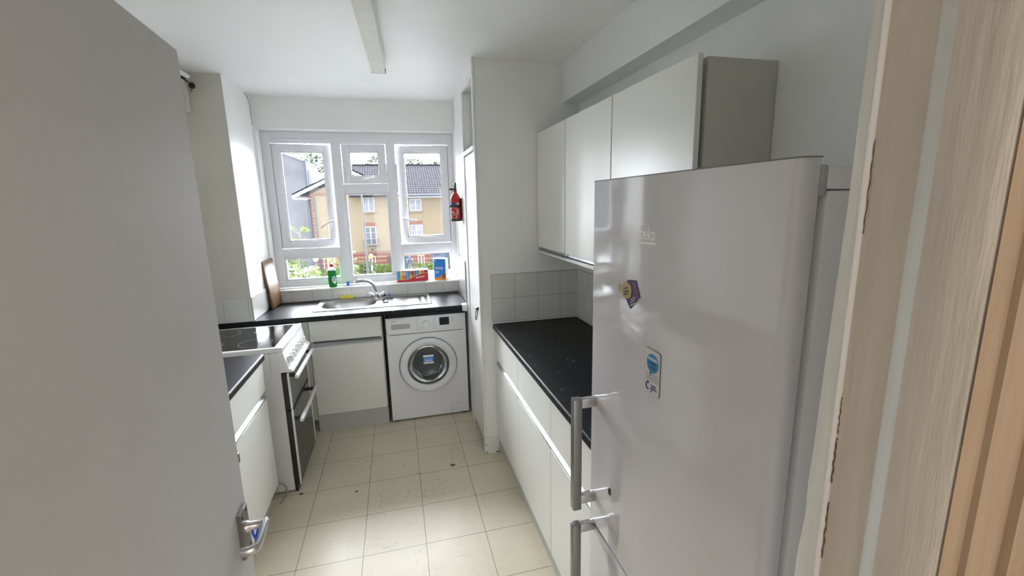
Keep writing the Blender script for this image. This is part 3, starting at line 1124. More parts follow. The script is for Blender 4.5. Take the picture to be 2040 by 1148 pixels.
# front panel with a round opening, built as a ring of faces
fx0, fx1, fz0, fz1 = -0.124, 0.482, 0.018, 0.710
n = 48
ring, outer = [], []
for i in range(n):
    a = 2 * PI * i / n
    ca, sa = math.cos(a), math.sin(a)
    ring.append((DC[0] + 0.170 * ca, WF, DC[1] + 0.170 * sa))
    kx = ((fx1 - DC[0]) / ca) if ca > 1e-9 else (((fx0 - DC[0]) / ca) if ca < -1e-9 else 1e9)
    kz = ((fz1 - DC[1]) / sa) if sa > 1e-9 else (((fz0 - DC[1]) / sa) if sa < -1e-9 else 1e9)
    k = min(kx, kz)
    outer.append((DC[0] + k * ca, WF, DC[1] + k * sa))
b.add(ring + outer, [[i, (i + 1) % n, n + (i + 1) % n, n + i] for i in range(n)])
for cx_, cz_ in ((fx0, fz0), (fx1, fz0), (fx1, fz1), (fx0, fz1)):
    a = math.atan2(cz_ - DC[1], cx_ - DC[0]) % (2 * PI)
    i = int(a / (2 * PI) * n)
    b.add([outer[i], outer[(i + 1) % n], (cx_, WF, cz_)], [[0, 1, 2]])
part('front_panel', b, WASHW, wm, smooth=False)
b = MB()
b.box(-0.124, -0.104, WF + 0.001, 3.88, 0.018, 0.846)
b.box(0.462, 0.482, WF + 0.001, 3.88, 0.018, 0.846)
b.box(-0.124, 0.482, WF + 0.001, 3.88, 0.826, 0.846, 0.002, 1)
b.box(-0.124, 0.482, 3.86, 3.88, 0.018, 0.846)
b.box(-0.124, 0.482, WF + 0.001, 3.88, 0.018, 0.03)
part('casing', b, WASHW, wm)
part('control_panel', MB().box(-0.124, 0.482, WF - 0.004, WF + 0.02, 0.714, 0.846, 0.004, 2), WASHW, wm)
b = MB().box(-0.122, 0.480, WF + 0.004, WF + 0.010, 0.708, 0.716)
part('panel_gap', b, DARKGAP, wm)
dwr = part('detergent_drawer', MB().box(-0.108, 0.066, WF - 0.0075, WF - 0.003, 0.724, 0.836, 0.0015, 1), WASHW, wm)
part('drawer_grip', MB().box(-0.086, 0.054, WF - 0.0082, WF - 0.0072, 0.757, 0.797, 0.001, 1), GREYP, dwr, 'recessed grey grip')
part('knob', MB().lathe([(0.029, 0.0), (0.028, 0.016), (0.025, 0.020), (0.005, 0.0205)], (0.175, WF - 0.004, 0.781), (0, -1, 0), 32), WHITEP2, wm)
part('display', MB().box(0.278, 0.354, WF - 0.0055, WF - 0.003, 0.763, 0.824, 0.001, 1), BLACKG, wm, 'black display window')
b = MB()
for k in range(7):
    zz = 0.738 + k * 0.0145
    b.box(0.100, 0.124, WF - 0.0046, WF - 0.0038, zz, zz + 0.0022)
    b.box(0.226, 0.250, WF - 0.0046, WF - 0.0038, zz, zz + 0.0022)
for k in range(5):
    zz = 0.780 + k * 0.010
    b.box(0.362, 0.388, WF - 0.0046, WF - 0.0038, zz, zz + 0.002)
b.box(0.440, 0.468, WF - 0.0046, WF - 0.0038, 0.834, 0.836)
part('programme_lettering', b, GREYP, wm, 'small grey programme markings')
lettering('logo', 'beko', 0.022, (-0.086, WF - 0.008, 0.815), (1, 0, 0), (0, 0, 1), GREYP, wm)
# door
dp = part('door_ring', MB().lathe([(0.170, 0.0), (0.220, 0.0), (0.220, 0.012), (0.214, 0.022), (0.200, 0.027), (0.172, 0.022), (0.161, 0.010), (0.161, 0.0)], (DC[0], WF - 0.001, DC[1]), (0, -1, 0), 64, ring=True), WASHW, wm, 'white round door ring')
part('gap_ring', MB().lathe([(0.2185, 0.0), (0.2245, 0.0), (0.2245, 0.003), (0.2185, 0.003)], (DC[0], WF - 0.0005, DC[1]), (0, -1, 0), 64, ring=True), GASKET, dp, 'dark gap around the door')
b = MB()
pts = [(DC[0] + 0.190 * math.cos(a), WF - 0.027, DC[1] + 0.190 * math.sin(a)) for a in [math.radians(8 + 42 * i / 10) for i in range(11)]]
b.tube(pts, [0.006] + [0.012] * 9 + [0.006], 10)
part('door_grip', b, WASHW, dp)
# lens-like glass bowl
b = MB()
b.lathe([(0.162, 0.004), (0.160, 0.012), (0.150, -0.004), (0.135, -0.050), (0.120, -0.085), (0.060, -0.100), (0.002, -0.102), (0.002, -0.098), (0.060, -0.096), (0.116, -0.081), (0.131, -0.048), (0.146, -0.002), (0.158, 0.004)], (DC[0], WF, DC[1]), (0, -1, 0), 48, ring=True)
part('door_glass', b, DGLASS, wm, 'dark glass bowl of the door')
part('gasket', MB().lathe([(0.171, -0.002), (0.171, -0.05), (0.150, -0.075), (0.146, -0.105), (0.158, -0.105), (0.175, -0.07), (0.178, -0.002)], (DC[0], WF, DC[1]), (0, -1, 0), 48, ring=True), GASKET, wm)
b = MB()
b.lathe([(0.150, -0.105), (0.235, -0.112), (0.235, -0.40), (0.010, -0.41), (0.010, -0.415), (0.240, -0.405), (0.240, -0.108), (0.150, -0.100)], (DC[0], WF, DC[1]), (0, -1, 0), 48, ring=True)
part('drum', b, DRUM, wm)
st = part('sticker', MB().box(0.139, 0.218, WF - 0.0125, WF - 0.0118, 0.463, 0.532), SKYBLUE, wm, 'blue and white sticker on the glass')
b = MB()
for z0, z1, x0, x1 in ((0.517, 0.532, 0.139, 0.218), (0.463, 0.474, 0.139, 0.218), (0.500, 0.503, 0.146, 0.212), (0.486, 0.492, 0.150, 0.205), (0.479, 0.481, 0.146, 0.212)):
    b.box(x0, x1, WF - 0.0130, WF - 0.0124, z0, z1)
part('sticker_print', b, WHITEL, st)
b = MB().box(0.339, 0.424, WF - 0.0010, WF + 0.001, 0.030, 0.094)
fl = part('filter_flap', b, WASHW, wm)
part('flap_gap', MB().box(0.339, 0.424, WF - 0.0014, WF, 0.094, 0.0955).box(0.338, 0.3395, WF - 0.0014, WF, 0.030, 0.0955).box(0.3395, 0.345, WF - 0.0014, WF, 0.040, 0.058), GREYP, fl)
for x in (-0.09, 0.45):
    for y in (3.42, 3.82):
        part('foot', MB().lathe([(0.022, 0.0), (0.022, 0.010), (0.012, 0.012), (0.012, 0.018)], (x, y, 0), (0, 0, 1), 14), BLACK, wm)

# ------------------------------------------------------------------ cooker
CY0, CY1 = 2.655, 3.205
ck = thing('cooker', 'white freestanding electric cooker with ceramic hob and double oven', 'cooker', (-0.95, 2.93, 0))
part('body', MB().box(-1.265, -0.692, CY0 + 0.004, CY1 - 0.004, 0.012, 0.878, 0.002, 1), WHITEP2, ck)
b = MB()
b.box(-0.790, -0.788, CY0 + 0.002, CY0 + 0.004, 0.012, 0.876)
b.box(-0.740, -0.7385, CY0 + 0.002, CY0 + 0.004, 0.762, 0.878)
part('panel_seam', b, GREYP, ck)
part('top_rim', MB().box(-1.265, -0.668, CY0 - 0.002, CY1 + 0.002, 0.880, 0.908, 0.006, 3), WHITEP, ck)
hb = part('hob', MB().box(-1.23, -0.712, CY0 + 0.026, CY1 - 0.026, 0.9065, 0.9095, 0.001, 1), BLACKG, ck, 'black ceramic hob')
for cx_, cy_, r_ in ((-0.84, 2.80, 0.09), (-0.84, 3.06, 0.075), (-1.09, 2.80, 0.075), (-1.09, 3.06, 0.09)):
    b = MB().lathe([(r_ - 0.0012, 0.0), (r_, 0.0), (r_, 0.0003), (r_ - 0.0012, 0.0003)], (cx_, cy_, 0.9095), (0, 0, 1), 48, ring=True)
    part('cooking_zone', b, GREYP, hb, 'grey zone circle')
# sloping control panel
poly = [(-0.692, 0.880), (-0.670, 0.884), (-0.648, 0.782), (-0.624, 0.768), (-0.624, 0.760), (-0.692, 0.760)]
cp = part('control_panel', MB().prism(poly, 'y', CY0, CY1), WHITEP, ck)
nrm = Vector((0.102, 0, 0.022)).normalized()
dn = Vector((0.022, 0, -0.102)).normalized()
for k in range(6):
    yy = CY0 + 0.055 + k * 0.070 + (0.02 if k > 2 else 0)
    c = Vector((-0.6565, yy, 0.821))
    b = MB()
    b.lathe([(0.020, 0.0), (0.019, 0.004), (0.016, 0.006), (0.015, 0.016), (0.012, 0.018)], c, nrm, 20)
    M = Matrix.Translation(c) @ Matrix(((nrm.x, 0, dn.x, 0), (nrm.y, 1, dn.y, 0), (nrm.z, 0, dn.z, 0), (0, 0, 0, 1)))
    b.box(0.004, 0.030, -0.006, 0.006, -0.018, 0.018, 0.003, 2, M)
    part('knob', b, WHITEP2, cp)
b = MB()
M = Matrix.Translation((-0.6685, CY1 - 0.07, 0.868)) @ Matrix(((nrm.x, 0, dn.x, 0), (nrm.y, 1, dn.y, 0), (nrm.z, 0, dn.z, 0), (0, 0, 0, 1)))
b.box(-0.0005, 0.0008, -0.018, 0.018, 0.0, 0.008, 0, 1, M)
part('badge', b, GREYP, cp, 'small grey badge')


def oven_door(z0, z1, hz):
    dd = part('oven_door', MB().box(-0.690, -0.6625, CY0 + 0.002, CY1 - 0.002, z0, z1, 0.002, 1), BLACK, ck, 'black oven door with white side strips')
    part('oven_glass', MB().box(-0.6624, -0.6575, CY0 + 0.030, CY1 - 0.030, z0 + 0.006, z1 - 0.004), OVENG, dd)
    for y0, y1 in ((CY0 + 0.002, CY0 + 0.030), (CY1 - 0.030, CY1 - 0.002)):
        part('side_strip', MB().box(-0.6624, -0.6555, y0, y1, z0, z1, 0.0015, 1), WHITEP, dd, 'white side strip')
    b = MB().box(-0.624, -0.603, CY0 + 0.012, CY1 - 0.012, hz - 0.011, hz + 0.011, 0.005, 3)
    h = part('handle', b, WHITEP, dd, 'white bar handle')
    for yy in (CY0 + 0.045, CY1 - 0.065):
        part('bracket', MB().box(-0.658, -0.622, yy, yy + 0.020, hz - 0.010, hz + 0.010, 0.002, 1), BLACK, dd, 'black handle bracket')


oven_door(0.528, 0.752, 0.722)
oven_door(0.045, 0.520, 0.452)
part('base_strip', MB().box(-0.69, -0.675, CY0 + 0.01, CY1 - 0.01, 0.0, 0.043), BLACK, ck)

# cable looping out by the foot of the cooker
b = MB()
pts = [(-0.85, 2.60, 0.02), (-0.845, 2.61, 0.055), (-0.815, 2.615, 0.088), (-0.775, 2.62, 0.097), (-0.745, 2.625, 0.088), (-0.730, 2.63, 0.055), (-0.733, 2.62, 0.020), (-0.745, 2.585, 0.005), (-0.755, 2.56, 0.0045)]


b.tube(smooth_pts(pts), 0.0042, 8)
solo('power_cable', b, CABLE, 'thin grey cable looping out at the foot of the cooker', 'cable', (-0.745, 2.585, 0.0))

# ------------------------------------------------------------------ fridge freezer
FX = 0.480
GASKG = paint('grey_seal', (0.20, 0.20, 0.21), 0.6, 0.0)
ff = thing('fridge_freezer', 'tall glossy white fridge freezer filling the right foreground', 'fridge freezer', (0.82, 0.75, 0))


def door_profile(y0, y1, x0, x1, r):
    out = [(x1, y0), (x1, y1)]
    for i in range(9):
        a = PI / 2 + (PI / 2) * i / 8
        out.append((x0 + r + r * math.cos(a), y1 - r + r * math.sin(a)))
    for i in range(9):
        a = PI + (PI / 2) * i / 8
        out.append((x0 + r + r * math.cos(a), y0 + r * 0.75 + r * 0.75 * math.sin(a)))
    return out


prof = door_profile(0.446, 1.046, FX, 0.507, 0.020)
d1 = part('fridge_door', MB().prism(prof, 'z', 0.806, 1.7325), FRIDGE, ff)
d2 = part('freezer_door', MB().prism(prof, 'z', 0.060, 0.796), FRIDGE, ff)
capp = door_profile(0.445, 1.047, FX - 0.0006, 0.508, 0.020)
part('door_cap', MB().prism(capp, 'z', 1.7325, 1.7345), GASKG, d1, 'thin grey top trim')
part('seal', MB().box(0.507, 0.523, 0.470, 1.030, 0.07, 1.72), GASKG, ff, 'grey door seal')
part('body', MB().box(0.522, 1.13, 0.447, 1.045, 0.03, 1.6935, 0.005, 2), WHITEP2, ff)
part('top_panel', MB().box(0.518, 1.13, 0.446, 1.046, 1.6945, 1.722, 0.003, 2), WHITEP2, ff)
part('hinge_cover', MB().box(0.5075, 0.519, 0.445, 0.50, 1.686, 1.724, 0.002, 2), GREYP, ff, 'grey hinge cover')
for x in (0.58, 1.08):
    for y in (0.49, 1.0):
        part('foot', MB().lathe([(0.022, 0), (0.022, 0.012), (0.014, 0.014), (0.014, 0.03)], (x, y, 0), (0, 0, 1), 14), BLACK, ff)


def fridge_handle(dpart, z0, z1, a0, a1):
    g = part('handle', MB().box(0.413, 0.437, 0.992, 1.016, z0, z1, 0.003, 2), SATIN, dpart, 'satin grey bar handle')
    for zz in (a0, a1):
        part('handle_arm', MB().box(0.430, FX + 0.004, 0.996, 1.014, zz - 0.013, zz + 0.013, 0.003, 2), LEVERM, dpart)


fridge_handle(d1, 0.862, 1.183, 0.889, 1.168)
fridge_handle(d2, 0.470, 0.815, 0.500, 0.800)
lettering('logo', 'beko', 0.0385, (FX - 0.0003, 0.8105, 1.6085), (0, -1, 0), (0, 0, 1), WHITEL, d1, 0.0006, xs=0.70)
part('logo_underline', MB().prism([(0.8095, 1.5985), (0.7545, 1.6010), (0.7545, 1.6055), (0.8095, 1.6025)], 'x', FX - 0.0008, FX + 0.001), WHITEL, d1)
part('rubber_stud', MB().box(FX - 0.004, FX + 0.001, 0.911, 0.919, 0.954, 0.971, 0.002, 2), BLACK, d1, 'small black stud')

# fridge magnets
mg = thing('fridge_magnet', 'purple and gold house shaped magnet, higher of the two on the fridge', 'magnet', (FX, 0.84, 1.49))
poly = [(0.879, 1.497), (0.874, 1.470), (0.838, 1.4555), (0.801, 1.489), (0.812, 1.515), (0.815, 1.524), (0.821, 1.5245), (0.826, 1.519), (0.853, 1.518)]
part('plate', MB().prism([(y, z) for y, z in ((0.864, 1.478), (0.839, 1.456), (0.802, 1.489), (0.820, 1.521), (0.854, 1.517))], 'x', FX - 0.0022, FX), PURPLE, mg)
part('gold_badge', MB().prism([(0.858, 1.514), (0.838, 1.507), (0.834, 1.494), (0.838, 1.481), (0.855, 1.474), (0.872, 1.480), (0.876, 1.494), (0.870, 1.507)], 'x', FX - 0.0036, FX - 0.0021), GOLD, mg)
b = MB()
for i, (ln) in enumerate((0.016, 0.020, 0.014)):
    y1, z1 = 0.866 - i * 0.001, 1.4975 - i * 0.0065
    b.prism([(y1, z1 - 0.004), (y1, z1), (y1 - ln, z1 + 0.005), (y1 - ln, z1 + 0.001)], 'x', FX - 0.0042, FX - 0.0035)
part('badge_print', b, BLACK, mg)
b = MB()
for i, ln in enumerate((0.018, 0.016, 0.020)):
    y1, z1 = 0.838, 1.476 - i * 0.006
    b.prism([(y1, z1 - 0.0012), (y1, z1), (y1 - ln, z1 + 0.010), (y1 - ln, z1 + 0.0088)], 'x', FX - 0.0027, FX - 0.0021)
part('plate_print', b, WHITEL, mg)
part('charm', MB().tube([(FX - 0.004, 0.876, 1.500), (FX - 0.005, 0.881, 1.503), (FX - 0.005, 0.884, 1.497), (FX - 0.004, 0.882, 1.486)], 0.0014, 6), GOLD, mg)

cm = thing('fridge_magnet', 'pale rounded card magnet with blue speech bubble, lower of the two on the fridge', 'magnet', (FX, 0.745, 1.34))
part('card', MB().prism(rr(0.720, 0.771, 1.300, 1.392, 0.005), 'x', FX - 0.0018, FX), CARDG, cm)
part('card_edge', MB().prism(rr(0.7192, 0.7718, 1.2992, 1.3928, 0.005), 'x', FX - 0.0010, FX), BLACK, cm)
bub = [(0.7455 + 0.0205 * math.cos(a), 1.3645 + 0.0195 * math.sin(a)) for a in [2 * PI * i / 40 for i in range(40)]]
bb = part('speech_bubble', MB().prism(bub, 'x', FX - 0.0024, FX - 0.0017).prism([(0.754, 1.350), (0.746, 1.346), (0.7525, 1.335)], 'x', FX - 0.0024, FX - 0.0017), CYANP, cm, 'blue speech bubble')
for i, (tx, mt) in enumerate((("I'M HELPING", WHITEL), ('TO BEAT', NAVYP), ('CANCER', NAVYP))):
    lettering('wording', tx, 0.0082, (FX - 0.0025, 0.7455, 1.3700 - i * 0.0085), (0, -1, 0), (0, 0, 1), mt, bb, 0.0002, 'CENTER', 0.75)
part('grey_panel', MB().box(FX - 0.0022, FX - 0.0017, 0.724, 0.767, 1.3265, 1.343), LGREY, cm)
b = MB()
cpts = [(FX - 0.0022, 0.7605 + 0.0055 * math.cos(a), 1.3135 + 0.0075 * math.sin(a)) for a in [math.radians(150 - 0 + 0) + math.radians(-100 + 260 * i / 12) for i in range(13)]]
cpts = [(FX - 0.0022, 0.7600 - 0.0055 * math.cos(a), 1.3135 + 0.0075 * math.sin(a)) for a in [math.radians(50 + 260 * i / 12) for i in range(13)]]
b.tube(cpts, 0.0016, 6)
for i in range(5):
    b.ball((FX - 0.002, 0.7600 + 0.0062 * math.cos(0.5 + i * 0.45), 1.3135 + 0.0098 * math.sin(0.5 + i * 0.45)), (0.0006, 0.0009, 0.0009), 8, 5)
part('emblem', b, NAVYP, cm, 'dark letter C emblem')
for i, tx in enumerate(('CANCER', 'RESEARCH', 'UK')):
    lettering('wording', tx, 0.0066, (FX - 0.0020, 0.7495, 1.3155 - i * 0.0060), (0, -1, 0), (0, 0, 1), NAVYP, cm, 0.0002, 'LEFT', 0.72)

# ------------------------------------------------------------------ sink, tap
sk = thing('sink', 'stainless steel inset sink with bowl on the left and ridged drainer', 'sink', (-0.2, 3.7, 0.915))
SX0, SX1, SY0, SY1 = -0.645, 0.240, 3.475, 3.900
bx0, bx1, by0, by1 = -0.598, -0.200, 3.548, 3.858


def sd_rr(x, y, x0, x1, y0, y1, r):
    qx = abs(x - (x0 + x1) / 2) - (x1 - x0) / 2 + r
    qy = abs(y - (y0 + y1) / 2) - (y1 - y0) / 2 + r
    return min(max(qx, qy), 0) + math.hypot(max(qx, 0), max(qy, 0)) - r


def sst(a, b_, x):
    t = min(1, max(0, (x - a) / (b_ - a)))
    return t * t * (3 - 2 * t)


nx, ny = 178, 86
vs, fs = [], []
for j in range(ny + 1):
    for i in range(nx + 1):
        x = SX0 + (SX1 - SX0) * i / nx
        y = SY0 + (SY1 - SY0) * j / ny
        e = sd_rr(x, y, SX0, SX1, SY0, SY1, 0.030)
        z = 0.9165 + 0.0045 * sst(0.0, -0.006, e) - 0.0030 * sst(-0.018, -0.026, e)
        db = sd_rr(x, y, bx0, bx1, by0, by1, 0.11)
        z -= 0.150 * sst(0.006, -0.028, db)
        dd_ = sd_rr(x, y, -0.150, 0.215, 3.505, 3.850, 0.04)
        z -= 0.004 * sst(0.004, -0.010, dd_)
        ins = sst(-0.02, -0.05, dd_) * sst(-0.075, -0.05, x) * sst(0.160, 0.130, x)
        z += 0.0024 * ins * (0.5 + 0.5 * math.cos((y - 3.52) / 0.040 * 2 * PI))
        dg = sd_rr(x, y, 0.165, 0.190, 3.56, 3.80, 0.012)
        z += 0.003 * sst(0.006, -0.004, dg)
        vs.append((x, y, z))
for j in range(ny):
    for i in range(nx):
        a = j * (nx + 1) + i
        q = [a, a + 1, a + nx + 2, a + nx + 1]
        cxm = sum(vs[k][0] for k in q) / 4
        cym = sum(vs[k][1] for k in q) / 4
        if sd_rr(cxm, cym, SX0, SX1, SY0, SY1, 0.030) < 0.001:
            fs.append(q)
b = MB().add(vs, fs)
so = part('basin', b, STEEL, sk)
md = so.modifiers.new('thickness', 'SOLIDIFY')
md.thickness = 0.0012
md.offset = -1
part('waste', MB().lathe([(0.040, 0.0), (0.040, 0.002), (0.030, 0.003), (0.020, 0.001), (0.002, 0.001)], (-0.40, 3.70, 0.7678), (0, 0, 1), 28), CHROME, sk, 'round chrome waste')
ov = part('overflow', MB().lathe([(0.022, 0.0), (0.022, 0.003), (0.014, 0.007), (0.010, 0.013), (0.002, 0.014)], (-0.120, 3.672, 0.9150), (0, 0, 1), 24), CHROME, sk, 'small chrome plug seat')
part('slot', MB().box(-0.140, -0.098, 3.640, 3.654, 0.9145, 0.9225, 0.002, 1), BLACK, ov)

tp = thing('mixer_tap', 'chrome sink mixer tap with curved spout and two handles', 'tap', (-0.190, 3.80, 0.9175))
b = MB()
b.lathe([(0.026, 0.0), (0.026, 0.005), (0.020, 0.010), (0.019, 0.030), (0.023, 0.045), (0.020, 0.058), (0.016, 0.066)], (-0.190, 3.80, 0.9175), (0, 0, 1), 28)
part('tap_body', b, CHROME, tp)
b = MB()
pts = smooth_pts([(-0.190, 3.80, 0.975), (-0.194, 3.798, 1.000), (-0.207, 3.793, 1.040), (-0.232, 3.783, 1.070), (-0.268, 3.770, 1.087), (-0.308, 3.755, 1.091), (-0.340, 3.744, 1.085), (-0.352, 3.740, 1.076)])
k = len(pts)
b.tube(pts, [0.0150 - 0.0035 * i / (k - 1) for i in range(k)], 16)
part('spout', b, CHROME, tp)
for s in (-1, 1):
    b = MB()
    ax = Vector((s * 0.86, -0.10, 0.42)).normalized()
    b.lathe([(0.011, 0.0), (0.011, 0.020), (0.015, 0.026), (0.020, 0.034), (0.021, 0.050), (0.016, 0.062), (0.004, 0.066)], (-0.190 + s * 0.012, 3.80, 0.938), ax, 20)
    part('tap_handle', b, CHROME, tp)

# ------------------------------------------------------------------ small things around the sink
b = MB()
lo = Vector((-0.969, 3.700, 0.9165))
cb = thing('chopping_board', 'brown wooden chopping board leaning against the left pier', 'chopping board', lo)
E1 = Vector((0.055, 0.985, 0.02)).normalized()
E2 = Vector((-0.115, -0.22, 1.0)).normalized()
E2 = (E2 - E1 * E2.dot(E1)).normalized()
E3 = E1.cross(E2)
M = Matrix(((E3.x, E1.x, E2.x, lo.x), (E3.y, E1.y, E2.y, lo.y), (E3.z, E1.z, E2.z, lo.z), (0, 0, 0, 1)))
part('board', MB().box(0.0, 0.017, 0.0, 0.235, 0.0, 0.370, 0.003, 2, M), WOOD, cb)

# washing-up liquid
sb = thing('soap_bottle', 'green washing up liquid bottle with red cap on the sill', 'bottle', (-0.545, 3.956, 1.017))


def oval_loft(secs, c, n=28):
    bb = MB()
    vs, fs = [], []
    for (rx, ry, h) in secs:
        for j in range(n):
            a = 2 * PI * j / n
            vs.append((c[0] + rx * math.cos(a), c[1] + ry * math.sin(a), c[2] + h))
    for i in range(len(secs) - 1):
        for j in range(n):
            fs.append([i * n + j, i * n + (j + 1) % n, (i + 1) * n + (j + 1) % n, (i + 1) * n + j])
    fs.append(list(range(n))[::-1])
    fs.append([(len(secs) - 1) * n + j for j in range(n)])
    return bb.add(vs, fs)


SC = (-0.545, 3.956, 1.017)
part('liquid', oval_loft([(0.027, 0.018, 0.0), (0.032, 0.022, 0.006), (0.034, 0.024, 0.05), (0.0335, 0.024, 0.09), (0.035, 0.024, 0.125), (0.034, 0.023, 0.140)], SC), SOAPG, sb, 'green liquid')
part('shoulder', oval_loft([(0.0345, 0.0235, 0.140), (0.033, 0.022, 0.150), (0.024, 0.017, 0.162), (0.014, 0.013, 0.172)], SC), CLEARP, sb, 'clear upper part')
part('cap', MB().lathe([(0.014, 0.0), (0.0145, 0.010), (0.012, 0.014), (0.010, 0.024), (0.004, 0.026)], (SC[0], SC[1], SC[2] + 0.172), (0, 0, 1), 20), REDP, sb, 'red cap')
b = MB()
n = 24
lab = []
for i in range(n):
    a = 2 * PI * i / n
    u = 0.62 + 0.50 * math.cos(a) * -1
    lab.append((a, u))
vs, fs = [], []
NA, NZ = 10, 10
for i in range(NA + 1):
    for j in range(NZ + 1):
        s_ = -1 + 2 * i / NA
        t_ = -1 + 2 * j / NZ
        wd = math.sqrt(max(0, 1 - t_ * t_)) * (1.0 if t_ > 0 else 1 - 0.35 * (-t_))
        ang = -PI / 2 + 0.55 + 0.62 * s_ * wd
        z = SC[2] + 0.062 + 0.034 * t_
        vs.append((SC[0] + 0.0348 * math.cos(ang), SC[1] + 0.0248 * math.sin(ang), z))
for i in range(NA):
    for j in range(NZ):
        a = i * (NZ + 1) + j
        fs.append([a, a + NZ + 1, a + NZ + 2, a + 1])
lb = part('label', MB().add(vs, fs), WHITEL, sb, 'white heart shaped label')


def band(z0, z1, a0, a1, r=1.012):
    vs = []
    for i in range(9):
        a = a0 + (a1 - a0) * i / 8
        for z in (z0, z1):
            vs.append((SC[0] + 0.0348 * r * math.cos(a), SC[1] + 0.0248 * r * math.sin(a), SC[2] + z + 0.006 * (i / 8)))
    return vs, [[2 * i, 2 * i + 2, 2 * i + 3, 2 * i + 1] for i in range(8)]


part('label_band', MB().add(*band(0.068, 0.083, -PI / 2 + 0.20, -PI / 2 + 0.95)), LBLUEP, lb)
part('label_line', MB().add(*band(0.055, 0.061, -PI / 2 + 0.15, -PI / 2 + 0.90)), REDP, lb)

# small blue cap on the sill
solo('bottle_cap', MB().lathe([(0.0125, 0.0), (0.0125, 0.030), (0.0105, 0.033), (0.002, 0.0335)], (-0.428, 3.985, 1.017), (0, 0, 1), 20), BLUEP, 'small blue plastic cap standing on the sill', 'cap', (-0.428, 3.985, 1.017))
# yellow sponge
solo('sponge', MB().box(-0.490, -0.388, 3.898, 3.921, 0.9155, 0.9470, 0.006, 3), SPONGE, 'yellow sponge standing behind the sink against the tiles', 'sponge', (-0.44, 3.91, 0.9155))
# blue scourer scrap behind the tap
solo('cleaning_cloth', MB().box(-0.105, -0.080, 3.903, 3.918, 0.9155, 0.935, 0.004, 2), LBLUEP, 'scrap of blue cloth behind the right tap handle', 'cloth', (-0.09, 3.91, 0.9155))

# tablet box lying on the sill, print upside down
TX0, TX1, TY0, TY1, TZ = -0.020, 0.252, 3.982, 4.048, 1.017
tb = thing('tablet_box', 'long red box with coloured stripes lying upside down on the sill', 'box', (0.115, 4.015, TZ))
part('carton', MB().box(TX0, TX1, TY0, TY1, TZ, TZ + 0.098, 0.0015, 1), CARDW, tb)
b = MB()
cols = [LBLUEP, YELLOWP, PINKP, LBLUEP, YELLOWP, PINKP, LBLUEP, YELLOWP, PINKP, REDP]
bw = (TX1 - TX0) / 10


def swoosh(x):
    u = (x - TX0) / (TX1 - TX0)
    return 0.018 + 0.052 * sst(0.25, 0.9, u)


for i, mt in enumerate(cols):
    x0, x1 = TX0 + bw * i, TX0 + bw * (i + 1)
    q = MB().prism([(x0, TZ + swoosh(x0)), (x1 - 0.004, TZ + swoosh(x1)), (x1 - 0.004, TZ + 0.097), (x0, TZ + 0.097)], 'y', TY0 - 0.0006, TY0 + 0.001)
    part('stripe', q, mt, tb)
    q = MB().prism([(x1 - 0.004, TZ + swoosh(x1)), (x1, TZ + swoosh(x1)), (x1, TZ + 0.097), (x1 - 0.004, TZ + 0.097)], 'y', TY0 - 0.0006, TY0 + 0.001)
    part('stripe', q, BLACK, tb)
xs_ = [TX0 + (TX1 - TX0) * i / 16 for i in range(17)]
part('red_base', MB().prism([(x, TZ + swoosh(x)) for x in xs_] + [(TX1, TZ + 0.001), (TX0, TZ + 0.001)], 'y', TY0 - 0.0009, TY0 + 0.001), REDP, tb)
part('yellow_line', MB().prism([(x, TZ + swoosh(x) + 0.003) for x in xs_] + [(x, TZ + swoosh(x) - 0.001) for x in xs_[::-1]], 'y', TY0 - 0.0012, TY0 + 0.001), YELLOWP, tb)
lettering('number', '40', 0.047, (TX0 + 0.148, TY0 - 0.0016, TZ + 0.093), (-1, 0, 0), (0, 0, -1), NAVYP, tb, 0.0008)
b = MB()
for k in range(3):
    b.box(TX0 + 0.030, TX0 + 0.085, TY0 - 0.0013, TY0, TZ + 0.062 + k * 0.010, TZ + 0.066 + k * 0.010)
part('small_print', b, WHITEL, tb)
b = MB()
for k in range(9):
    b.box(TX0 + 0.165 + k * 0.0085, TX0 + 0.170 + k * 0.0085, TY0 - 0.0015, TY0, TZ + 0.026 + 0.001 * k, TZ + 0.040 + 0.001 * k)
part('white_print', b, WHITEL, tb)
part('flap', MB().box(TX0 - 0.003, TX1 + 0.003, TY0 - 0.003, TY1, TZ + 0.0985, TZ + 0.1000), CARDW, tb, 'white top face')

# blue powder box
eb = thing('detergent_box', 'tall blue detergent box marked easy at the right end of the sill', 'box', (0.372, 3.990, 1.017), rot=(0, 0, math.radians(-31)))
EW, ED, EH = 0.112, 0.060, 0.190
part('carton', MB().box(-EW / 2, EW / 2, -ED / 2, ED / 2, 0, EH, 0.001, 1), CARDW, eb, local=True)
part('blue_front', MB().box(-EW / 2 + 0.001, EW / 2 - 0.001, -ED / 2 - 0.0008, -ED / 2, 0.001, EH - 0.001), SKYBLUE, eb, local=True)
xs_ = [-EW / 2 + EW * i / 14 for i in range(15)]
part('orange_swoosh', MB().prism([(x, 0.022 + 0.060 * ((x + EW / 2) / EW) ** 2.2) for x in xs_] + [(EW / 2, 0.001), (-EW / 2, 0.001)], 'y', -ED / 2 - 0.0014, -ED / 2), ORANGE, eb, local=True)
part('brown_figure', MB().prism([(0.018, 0.020), (0.050, 0.016), (0.052, 0.060), (0.040, 0.066), (0.028, 0.048)], 'y', -ED / 2 - 0.0018, -ED / 2), BROWNP, eb, local=True)
part('side_lettering', MB().box(EW / 2, EW / 2 + 0.0006, -0.022, 0.022, 0.002, 0.014).box(EW / 2, EW / 2 + 0.0006, -0.006, 0.004, 0.118, 0.128), ORANGE, eb, local=True)
b = MB()
